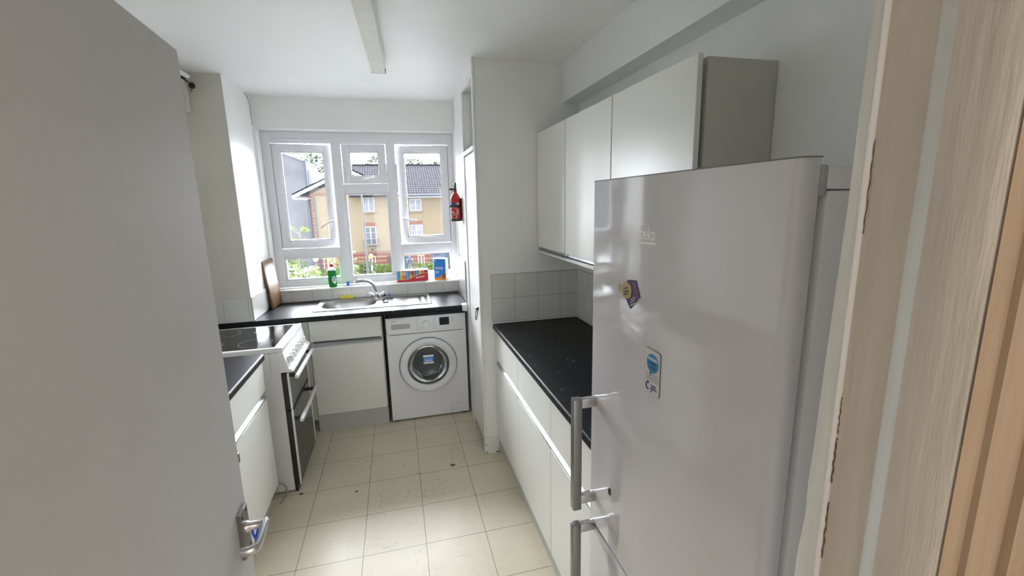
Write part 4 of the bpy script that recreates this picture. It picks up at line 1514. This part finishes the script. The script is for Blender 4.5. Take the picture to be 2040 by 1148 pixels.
for k in range(7):
    b.box(EW / 2, EW / 2 + 0.0006, -0.020, 0.018, 0.040 + k * 0.010, 0.0425 + k * 0.010)
part('small_print', b, LGREY, eb, local=True)
part('open_flap', MB().box(-EW / 2 - 0.022, EW / 2 + 0.001, -ED / 2 - 0.001, ED / 2 + 0.001, EH + 0.001, EH + 0.003), CARDW, eb, 'white open flap', local=True)
Wl = WM[eb.name]
lettering('wording', 'easy', 0.046, Wl @ Vector((-0.044, -ED / 2 - 0.0012, 0.098)), Wl.to_3x3() @ Vector((1, 0, 0)), (0, 0, 1), WHITEL, eb, 0.0006)
part('sub_print', MB().box(-0.044, -0.006, -ED / 2 - 0.0014, -ED / 2, 0.072, 0.078).box(-0.044, -0.014, -ED / 2 - 0.0014, -ED / 2, 0.064, 0.067), WHITEL, eb, local=True)
part('corner_badge', MB().lathe([(0.008, 0.0), (0.008, 0.0012)], (-EW / 2 + 0.014, -ED / 2 - 0.0006, EH - 0.016), (0, -1, 0), 16), YELLOWP, eb, local=True)

# fire extinguisher
EX, EY = 0.463, 3.50
fe = thing('fire_extinguisher', 'small red fire extinguisher strapped to the wall right of the window', 'fire extinguisher', (EX, EY, 1.555))
part('cylinder', MB().lathe([(0.034, 0.0), (0.0405, 0.004), (0.0410, 0.010), (0.0410, 0.150), (0.039, 0.166), (0.030, 0.190), (0.018, 0.205), (0.013, 0.212), (0.013, 0.224)], (EX, EY, 1.560), (0, 0, 1), 36), RED, fe)
b = MB()
b.lathe([(0.012, 0.0), (0.013, 0.008), (0.010, 0.020), (0.009, 0.030)], (EX, EY, 1.782), (0, 0, 1), 16)
b.box(EX - 0.007, EX + 0.007, EY - 0.012, EY + 0.012, 1.800, 1.846, 0.003, 2)
vp_ = part('valve', b, BLACK, fe, 'black valve head')
part('nozzle', MB().lathe([(0.005, 0), (0.006, 0.010), (0.008, 0.020), (0.008, 0.036)], (EX - 0.008, EY, 1.796), (-0.97, -0.05, 0.04), 14), BLACK, vp_)
part('gauge', MB().lathe([(0.008, 0), (0.008, 0.006), (0.004, 0.007)], (EX - 0.014, EY - 0.008, 1.822), (-0.4, -0.9, 0), 14), paint('pale_gauge', (0.55, 0.58, 0.42), 0.3, 0.0), vp_)
part('safety_pin', MB().tube([(EX + 0.006, EY - 0.004, 1.825), (EX + 0.018, EY - 0.006, 1.826), (EX + 0.020, EY - 0.006, 1.806), (EX + 0.018, EY - 0.006, 1.800)], 0.0016, 6), PURPLE, vp_)
b = MB()
b.lathe([(0.0412, 0.0), (0.0440, 0.0), (0.0440, 0.016), (0.0412, 0.016)], (EX, EY, 1.660), (0, 0, 1), 36, ring=True)
b.lathe([(0.020, -0.006), (0.0440, -0.006), (0.0440, 0.012), (0.0412, 0.012), (0.0412, 0.0), (0.020, 0.0)], (EX, EY, 1.560), (0, 0, 1), 36, ring=True)
b.box(EX + 0.036, EX + 0.047, EY - 0.030, EY + 0.030, 1.556, 1.730, 0.004, 2)
b.box(EX - 0.050, EX - 0.040, EY - 0.012, EY + 0.010, 1.661, 1.675, 0.002, 1)
part('bracket', b, BLACK, fe, 'black strap and wall bracket')


def arc_patch(mb, r, a0, a1, z0, z1, n=8):
    vs = []
    for i in range(n + 1):
        a = a0 + (a1 - a0) * i / n
        for z in (z0, z1):
            vs.append((EX + r * math.cos(a), EY + r * math.sin(a), z))
    mb.add(vs, [[2 * i, 2 * i + 2, 2 * i + 3, 2 * i + 1] for i in range(n)])


b = MB()
arc_patch(b, 0.0414, math.radians(195), math.radians(262), 1.676, 1.696)
part('blue_band', b, BLUEL, fe)
b = MB()
r_ = 0.0415
for a0, a1, z0, z1 in ((195, 268, 1.654, 1.655), (195, 268, 1.612, 1.613), (268, 269.5, 1.576, 1.700), (200, 262, 1.600, 1.601), (200, 262, 1.580, 1.581), (262, 263.5, 1.58, 1.60), (222, 238, 1.618, 1.630), (276, 296, 1.612, 1.652), (276, 296, 1.682, 1.694), (212, 216, 1.588, 1.594), (230, 250, 1.606, 1.608), (278, 292, 1.604, 1.606)):
    if z1 - z0 > 0.03 and a1 - a0 > 5:
        k = 7
        for i in range(k):
            zz = z0 + (z1 - z0) * i / k
            arc_patch(b, r_, math.radians(a0), math.radians(a1 - (i % 3) * 4), zz, zz + 0.0022)
    else:
        arc_patch(b, r_, math.radians(a0), math.radians(a1), z0, z1)
part('white_lettering', b, WHITEL, fe)

# ------------------------------------------------------------------ ceiling batten and things up on the left
cl = thing('ceiling_light', 'long narrow cream batten light on the ceiling', 'light', (-0.06, 2.2, CH), rot=(0, 0, math.radians(-1.9)))
part('housing', MB().box(-0.043, 0.043, -0.95, 0.73, -0.050, 0.0, 0.002, 1), LAMPE, cl, local=True)
part('cover', MB().box(-0.039, 0.039, -0.95, 0.742, -0.060, -0.048, 0.003, 2), LAMPB, cl, 'dull cream cover', local=True)
part('end_seam', MB().box(-0.041, 0.041, 0.742, 0.7445, -0.060, -0.046).box(0.0395, 0.0425, 0.68, 0.7445, -0.058, -0.040), DARKGAP, cl, 'dark open end', local=True)

b = MB()
b.box(-1.298, -1.184, 3.300, 3.348, 2.275, CH - 0.001, 0.006, 2)
solo('pipe_casing', b, WALLB, 'short cream boxing hanging under the ceiling against the left pier', 'casing', (-1.24, 3.32, 2.28))
pc = thing('wall_pipe', 'white pipe with black fitting high on the left near the ceiling', 'pipe', (-1.18, 3.2, 2.48))
part('tube', MB().tube([(-1.20, 2.0, 2.478), (-1.150, 3.255, 2.474)], 0.0135, 12), WHITEP2, pc, 'white tube end')
part('clip', MB().tube([(-1.178, 3.235, 2.462), (-1.165, 3.262, 2.466), (-1.155, 3.275, 2.476)], 0.008, 8).tube([(-1.175, 3.24, 2.462), (-1.162, 3.29, 2.448)], 0.005, 6), BLACK, pc, 'black clip')
part('plug', MB().ball((-1.155, 3.318, 2.436), (0.018, 0.018, 0.020), 12, 8).tube([(-1.160, 3.318, 2.430), (-1.162, 3.322, 2.400)], 0.0025, 6), BLACK, pc, 'black plug with short wire')

# floor chips (loose debris)
def chip(x, y, r, lab):
    bb = MB()
    n = 9
    poly = [(x + r * (1 + 0.45 * math.sin(i * 2.3)) * math.cos(2 * PI * i / n), y + 0.6 * r * (1 + 0.4 * math.cos(i * 1.7)) * math.sin(2 * PI * i / n)) for i in range(n)]
    bb.prism(poly, 'z', 0.0003, 0.003)
    solo('debris_chip', bb, DARKGAP, lab, 'debris', (x, y, 0), 'debris on the floor')


chip(0.258, 2.665, 0.017, 'largest dark brown scrap on the floor tiles before the cupboard')
chip(-0.655, 2.625, 0.011, 'dark crumb on the floor tiles in front of the cooker')
chip(-0.335, 2.555, 0.009, 'thin dark sliver on the floor tiles in the middle of the kitchen')

# ------------------------------------------------------------------ outside
GZ = -5.3
struct('ground_pavement', MB().box(-60, 60, 4.3, 24, GZ - 0.3, GZ), PAVE, 'grey paving below the window')
struct('street', MB().box(-60, 60, 24, 38, GZ - 0.3, GZ + 0.001), ASPH, 'asphalt street')
struct('ground_far', MB().box(-60, 60, 38, 90, GZ - 0.3, GZ), PAVE, 'ground behind the street')

bd = thing('apartment_building', 'buff brick block with tiled roof and front gable across the street', 'building', (0, 46, GZ))
FY = 44.5
part('wall', MB().box(-7.52, 10.0, FY, 51.0, -2.66, 2.72), BUFF, bd, 'buff brick wall')
part('ground_floor_wall', MB().box(-7.52, 10.0, FY - 0.03, 51.0, GZ, -2.66), STRIPE, bd, 'red brick with cream stripes')
part('string_course', MB().box(-7.54, 10.0, FY - 0.07, FY + 0.2, -2.88, -2.66), REDB, bd)
part('gable_wall', MB().prism([(-7.52, 2.70), (-3.95, 4.55), (-0.38, 2.70)], 'y', FY, FY + 0.3), BUFF, bd)
part('gable_band', MB().box(-7.3, -0.6, FY - 0.03, FY + 0.1, 2.68, 2.90), REDB, bd, 'red brick band')
AX, AZ = -3.95, 5.02
EZ = 2.74


def slab(p0, p1, y0, y1, th):
    (x0, z0), (x1, z1) = p0, p1
    d = Vector((x1 - x0, z1 - z0)).normalized()
    nn = Vector((-d.y, d.x)) * th
    return MB().prism([(x0, z0), (x1, z1), (x1 + nn.x, z1 + nn.y), (x0 + nn.x, z0 + nn.y)], 'y', y0, y1)


sl = slab((-8.72, EZ - 0.02), (AX, AZ), FY - 0.35, 50.5, 0.16)
s2 = slab((AX, AZ), (0.80, EZ), FY - 0.35, 50.5, 0.16)
sl.add(s2.v, s2.f)
part('gable_roof', sl, ROOF, bd)
bb_ = slab((-8.72, EZ - 0.30), (AX, AZ - 0.28), FY - 0.40, FY - 0.30, 0.28)
b2_ = slab((AX, AZ - 0.28), (0.80, EZ - 0.28), FY - 0.40, FY - 0.30, 0.28)
bb_.add(b2_.v, b2_.f)
part('barge_board', bb_, EXTW, bd, 'white barge board')
part('soffit', MB().box(-8.72, -7.3, FY - 0.4, 50.0, EZ - 0.36, EZ - 0.28), EXTW, bd)
part('main_roof', MB().prism([(44.0, 2.62), (50.0, 5.85), (50.0, 5.70), (44.0, 2.47)], 'x', AX, 10.2).prism([(50.0, 5.85), (56.0, 2.62), (56.0, 2.47), (50.0, 5.70)], 'x', AX, 10.2), ROOF, bd)
part('ridge', MB().tube([(AX, 50.0, 5.84), (10.2, 50.0, 5.84)], 0.12, 8), ROOF, bd)
part('gutter', MB().box(0.6, 10.2, 43.9, 44.05, 2.50, 2.64, 0.03, 2), DKBLUE, bd, 'dark gutter')
part('fascia', MB().box(0.4, 10.2, 44.05, FY, 2.34, 2.52), EXTW, bd, 'white fascia')
for x, r_ in ((1.10, 0.06), (-7.48, 0.06), (-7.02, 0.05)):
    part('drainpipe', MB().tube([(x, FY - 0.12, 2.5), (x, FY - 0.12, GZ)], r_, 8), DKBLUE, bd)
b = MB()
for k in range(17):
    z = -2.66 + k * 0.32
    if k % 2 == 0:
        b.box(-7.54, -7.08, FY - 0.025, FY + 0.1, z, z + 0.22)
    else:
        b.box(-7.54, -7.20, FY - 0.025, FY + 0.1, z, z + 0.22)
part('quoins', b, REDB, bd, 'red brick corner blocks')


def ext_window(x0, x1, z0, z1, rows=2, lintel=False, sill=True):
    f = 0.085
    y = FY - 0.045
    b = MB()
    b.box(x0, x0 + f, y, FY + 0.02, z0, z1)
    b.box(x1 - f, x1, y, FY + 0.02, z0, z1)
    xm = (x0 + x1) / 2
    b.box(xm - 0.055, xm + 0.055, y, FY + 0.02, z0, z1)
    for i in range(rows + 1):
        zz = z0 + (z1 - z0) * i / rows
        h = f if i in (0, rows) else 0.035
        b.box(x0 + f, xm - 0.055, y + 0.005, FY + 0.02, min(max(zz - h / 2, z0), z1 - h), min(max(zz - h / 2, z0), z1 - h) + h)
        b.box(xm + 0.055, x1 - f, y + 0.005, FY + 0.02, min(max(zz - h / 2, z0), z1 - h), min(max(zz - h / 2, z0), z1 - h) + h)
    w_ = part('window', b, EXTW, bd)
    part('pane', MB().box(x0 + f, x1 - f, FY - 0.016, FY - 0.012, z0 + f, z1 - f), CURT if (rows == 2 and z0 > -2) else EXTGL, w_)
    if lintel:
        part('lintel', MB().box(x0 - 0.08, x1 + 0.02, FY - 0.02, FY + 0.05, z1 + 0.01, z1 + 0.37), REDB, w_, 'red brick lintel')
    if sill:
        part('sill', MB().box(x0 - 0.12, x1 + 0.12, FY - 0.10, FY + 0.02, z0 - 0.11, z0 - 0.01), BUFF, w_)


ext_window(-5.98, -4.98, 1.12, 2.43)
ext_window(-2.84, -1.80, 1.12, 2.44)
ext_window(1.42, 2.56, 1.10, 2.24)
ext_window(4.52, 5.66, 1.08, 2.22)
ext_window(-6.02, -4.98, -1.24, 0.06, 2, True, False)
ext_window(-2.86, -1.82, -2.02, -0.26, 3, True, False)
ext_window(1.40, 2.55, -1.50, -0.22, 2, True, False)
ext_window(4.54, 5.68, -1.52, -0.26, 2, True, False)
ext_window(-6.76, -6.02, -4.30, -3.02, 1, False, False)
ext_window(-2.72, -2.06, -4.30, -3.06, 2, False, False)
ext_window(1.92, 2.56, -4.30, -3.20, 2, False, False)
b = MB()
for zz in (-2.16, -1.50):
    b.box(-3.06, -1.62, FY - 0.34, FY - 0.30, zz - 0.02, zz + 0.02)
    b.box(-3.06, -3.02, FY - 0.32, FY, zz - 0.02, zz + 0.02)
    b.box(-1.66, -1.62, FY - 0.32, FY, zz - 0.02, zz + 0.02)
for k in range(13):
    x = -3.06 + k * 1.44 / 12
    b.box(x - 0.012, x + 0.012, FY - 0.335, FY - 0.305, -2.16, -1.50)
part('balcony_rail', b, DARKM, bd, 'black balcony rail')
part('lamp_hook', MB().ball((-2.30, FY - 0.15, -2.42), (0.09, 0.09, 0.12), 10, 6), DARKM, bd)
part('entrance', MB().box(-1.02, -0.10, FY - 0.06, FY + 0.1, GZ, -3.05), DARKD, bd, 'dark entrance')
part('blue_door', MB().box(0.40, 0.98, FY - 0.08, FY + 0.1, GZ, -3.25), DKBLUE, bd, 'dark blue door')
part('garage_door', MB().box(3.22, 5.30, FY - 0.06, FY + 0.1, GZ, -3.10), DKBLUE, bd, 'dark blue garage door')

gb = thing('rendered_building', 'tall grey rendered building end left of the brick block', 'building', (-17, 62, GZ))
part('wall', MB().prism([(-29.0, GZ), (-9.77, GZ), (-9.60, 6.80), (-12.53, 8.03), (-29.0, 14.4)], 'y', 57.5, 66), RENDER, gb)
part('coping', slab((-29.0, 14.4), (-9.46, 6.77), 57.4, 66, 0.12), EXTW, gb, 'pale coping')
part('drainpipe', MB().tube([(-9.62, 57.3, 7.05), (-9.70, 57.3, GZ)], 0.13, 8), DKBLUE, gb, 'dark drainpipe')
part('return_wall', MB().box(-9.58, -8.95, 58.0, 66, GZ, 6.0), EXTW, gb, 'pale side return')


# ---- plants
def leaf_shape(kind, s):
    if kind == 'fig':
        pts = [(0, 0), (0.22, 0.10), (0.50, 0.10), (0.34, 0.30), (0.52, 0.55), (0.25, 0.52), (0.20, 0.72), (0, 1.0), (-0.20, 0.72), (-0.25, 0.52), (-0.52, 0.55), (-0.34, 0.30), (-0.50, 0.10), (-0.22, 0.10)]
    else:
        pts = [(0, 0), (0.28, 0.30), (0.26, 0.62), (0, 1.0), (-0.26, 0.62), (-0.28, 0.30)]
    return [(x * s, y * s, -0.25 * s * (x / s) ** 2 * 4 * 0 + (-0.5 * abs(x) * 0.5)) for x, y in [(a, b) for a, b in pts]] if False else [(x * s, y * s, -0.35 * abs(x) * s - 0.15 * s * y * y) for x, y in pts]


def add_leaf(mb, p, direction, s, kind='plain'):
    d = Vector(direction).normalized()
    side = d.cross(Vector((random.uniform(-1, 1), random.uniform(-1, 1), random.uniform(-0.2, 1))))
    if side.length < 1e-4:
        side = d.orthogonal()
    side.normalize()
    nn = side.cross(d)
    M = Matrix(((side.x, d.x, nn.x, p[0]), (side.y, d.y, nn.y, p[1]), (side.z, d.z, nn.z, p[2]), (0, 0, 0, 1)))
    sh = leaf_shape(kind, s)
    k = len(sh)
    c = (0, 0.45 * s, 0.0)
    mb.add([c] + sh, [[0, i + 1, (i + 1) % k + 1] for i in range(k)], M)


def crown_leaves(ells, n, s0, s1):
    mb = MB()
    tot = sum(e[3] * e[4] * e[5] for e in ells)
    for (cx, cy, cz, rx, ry, rz) in ells:
        k = int(n * rx * ry * rz / tot)
        for _ in range(k):
            v = Vector((random.gauss(0, 1), random.gauss(0, 1), random.gauss(0, 1))).normalized()
            rad = random.uniform(0.35, 1.0) ** 0.5
            p = (cx + rx * v.x * rad, cy + ry * v.y * rad, cz + rz * v.z * rad)
            dd_ = v + Vector((random.uniform(-0.8, 0.8), random.uniform(-0.8, 0.8), random.uniform(-0.8, 0.5)))
            add_leaf(mb, p, dd_, random.uniform(s0, s1))
    return mb


def tree(label, base, ells, n, s0, s1, mat, group=None, name='tree'):
    t = thing(name, label, 'tree', base, group)
    part('crown', crown_leaves(ells, n, s0, s1), mat, t, smooth=False)
    c = ells[0]
    b = MB().tube([base, (base[0] * 0.5 + c[0] * 0.5, base[1], (base[2] + c[2]) / 2), (c[0], c[1], c[2])], [0.28, 0.22, 0.12], 8)
    for e in ells[1:4]:
        b.tube([(c[0], c[1], c[2] - c[5] * 0.6), (e[0], e[1], e[2])], [0.12, 0.05], 6)
    part('trunk', b, BARK, t)
    return t


tree('leafy green tree behind the left slope of the gable roof', (-10.0, 70, GZ), [(-10.1, 70, 6.0, 1.9, 1.6, 2.9), (-11.2, 70, 5.4, 1.6, 1.5, 2.3), (-8.6, 70, 5.2, 1.9, 1.5, 2.4), (-9.8, 70, 3.0, 2.8, 1.6, 2.3)], 3200, 0.24, 0.46, TREEL)
grp = 'tree tops showing above the tiled roof'
tree('tree top above the roof ridge seen through the small vent', (-2.3, 76, GZ), [(-2.3, 76, 7.4, 1.7, 1.5, 1.9), (-1.2, 76, 7.0, 1.1, 1.0, 1.1)], 900, 0.26, 0.44, TREEL2, grp)
tree('tree top above the roof ridge left in the right sash', (2.9, 62, GZ), [(2.9, 62, 6.0, 1.5, 1.5, 1.75), (2.0, 62, 6.4, 0.9, 1.0, 1.1)], 900, 0.22, 0.38, TREEL2, grp)
tree('lower tree top above the roof ridge at right in the right sash', (6.2, 68, GZ), [(6.2, 68, 6.2, 1.6, 1.5, 1.55), (4.9, 68, 6.0, 1.1, 1.2, 1.3)], 900, 0.24, 0.42, TREEL2, grp)
tree('sliver of treetop behind the grey rendered building', (-12.5, 78, GZ), [(-13.6, 78, 9.4, 1.8, 1.5, 2.0), (-12.2, 78, 8.4, 1.0, 1.0, 1.2)], 500, 0.28, 0.5, TREEL2)


def bush(label, cx, cy, w, d, h, n, mat, s0=0.12, s1=0.22, group=None, name='shrub', cat='shrub'):
    o = thing(name, label, cat, (cx, cy, GZ), group)
    zc = GZ + h / 2
    ells = [(cx + (i - 1) * w * 0.28, cy, zc + random.uniform(-0.05, 0.15) * h, w * 0.32, d / 2, h * 0.5) for i in range(3)]
    part('foliage', crown_leaves(ells, n, s0, s1), mat, o, smooth=False)
    b = MB()
    for i in range(5):
        x = cx + random.uniform(-0.3, 0.3) * w
        b.tube([(x, cy, GZ), (x + random.uniform(-0.2, 0.2), cy, GZ + h * 0.7)], [0.04, 0.015], 6)
    part('stem', b, BARK, o)
    return o


grp = 'shrubs before the brick block'
bush('low green hedge in front of the striped brick right of the blue door', 2.3, 40.0, 3.4, 1.4, 1.80, 1500, HEDGE, 0.14, 0.24, grp)
bush('green hedge at the right edge of the window view', 5.6, 42.6, 2.4, 1.2, 1.7, 1000, HEDGE, 0.14, 0.24, grp)
bush('round green shrub behind the tap spout', -1.1, 40.0, 2.2, 1.4, 1.7, 1100, HEDGE, 0.14, 0.24, grp)
bush('darker shrub left of the round shrub', -2.9, 42.4, 2.0, 1.2, 1.8, 900, BUSHL, 0.14, 0.24, grp)
bush('pale green shrub at the left behind the soap bottle', -5.6, 39.2, 3.6, 1.4, 1.9, 1400, BUSHL, 0.14, 0.24, grp)
bush('dense shrub in the far left lower pane', -9.9, 42, 3.8, 1.4, 2.6, 1300, BUSHL, 0.16, 0.26, grp)

# fig tree close outside the window
fg = thing('fig_tree', 'fig tree with big pale green leaves close outside the left panes', 'tree', (-1.5, 7.6, GZ))
leaves = MB()
br_ = MB()


def branch(pts, r, nl, s0=0.07, s1=0.13, spread=0.19):
    p = smooth_pts(pts, 2)
    k = len(p)
    br_.tube(p, [r * (1 - 0.75 * i / (k - 1)) for i in range(k)], 6)
    for i in range(nl):
        t = random.uniform(0.22, 1.0)
        q = p[min(k - 1, int(t * (k - 1)))]
        off = Vector((random.uniform(-1, 1), random.uniform(-0.8, 0.8), random.uniform(-0.6, 0.9)))
        st_ = q + off * spread * random.uniform(0.2, 1.0)
        br_.tube([q, st_], 0.003, 4)
        add_leaf(leaves, st_, off + Vector((0, -0.2, -0.25)), random.uniform(s0, s1), 'fig')


root = (-1.55, 8.2, -1.6)
br_.tube([(-1.5, 7.8, GZ), (-1.52, 8.0, -3.4), root], [0.10, 0.08, 0.06], 8)
branch([root, (-1.65, 8.1, -0.3), (-1.62, 8.0, 0.7), (-1.50, 7.9, 1.36)], 0.022, 51, 0.07, 0.12, 0.12)
branch([root, (-1.9, 8.1, -0.2), (-2.05, 8.0, 0.5), (-1.90, 8.0, 0.95)], 0.020, 91)
branch([root, (-1.6, 7.8, -0.4), (-1.75, 7.6, 0.3), (-1.75, 7.5, 0.80)], 0.018, 78)
branch([root, (-1.4, 7.8, -0.2), (-1.35, 7.7, 0.35), (-1.42, 7.6, 0.70)], 0.018, 78)
branch([root, (-1.2, 7.8, -0.3), (-1.05, 7.6, 0.25), (-0.98, 7.5, 0.48)], 0.018, 65)
branch([root, (-1.0, 7.9, -0.4), (-0.82, 7.8, 0.3), (-0.78, 7.7, 0.98)], 0.020, 72, 0.07, 0.12, 0.11)
branch([root, (-0.9, 7.9, -0.5), (-0.62, 7.8, 0.1), (-0.58, 7.8, 0.52)], 0.018, 60)
branch([root, (-1.1, 7.6, -0.4), (-1.05, 7.4, 0.30), (-1.00, 7.4, 0.84)], 0.018, 27, 0.07, 0.11, 0.10)
branch([root, (-1.5, 7.3, -0.6), (-1.6, 7.0, 0.1), (-1.55, 6.9, 0.48)], 0.018, 78)
branch([root, (-1.2, 7.3, -0.6), (-1.1, 7.0, 0.0), (-1.1, 6.9, 0.40)], 0.018, 72)
part('foliage', leaves, FIGL, fg, smooth=False)
part('branches', br_, BARK, fg)

# street furniture
lp = thing('street_lamp', 'thin dark street lamp post seen through the middle pane', 'street lamp', (-2.07, 32, GZ))
part('post', MB().tube([(-2.07, 32, GZ), (-2.07, 32, -3.0), (-2.07, 32, 3.2)], [0.09, 0.075, 0.045], 10), DARKM, lp)
part('lantern', MB().box(-2.30, -1.95, 31.6, 32.05, 3.18, 3.30, 0.04, 2), DARKM, lp)
for x, y, z, mt, lab in ((-1.79, 32.0, -1.75, AMBER, 'amber globe crossing beacon in the middle pane'), (-5.34, 32.0, -1.78, PALEG, 'pale globe crossing beacon in the left lower pane')):
    bc = thing('crossing_beacon', lab, 'beacon', (x, y, GZ), 'crossing beacons on the street')
    part('globe', MB().ball((x, y, z), 0.16, 16, 10), mt, bc)
    part('pole', MB().tube([(x, y, GZ), (x, y, z - 0.14)], 0.055, 10), DARKM, bc, 'black pole')
    zz = z - 0.62
    while zz > GZ + 0.3:
        part('white_band', MB().tube([(x, y, zz), (x, y, zz - 0.34)], 0.058, 10), EXTW, bc, 'white band')
        zz -= 0.68
sp = thing('signal_post', 'dark post with box beside the blue door across the street', 'post', (0.82, 33, GZ))
part('post', MB().tube([(0.82, 33, GZ), (0.82, 33, -1.72)], 0.10, 10), DKBLUE, sp)
part('box', MB().box(0.60, 0.72, 32.9, 33.1, -2.5, -2.2, 0.02, 1), DARKM, sp)
part('box', MB().box(0.92, 1.06, 32.9, 33.1, -2.5, -2.2, 0.02, 1), DARKM, sp)
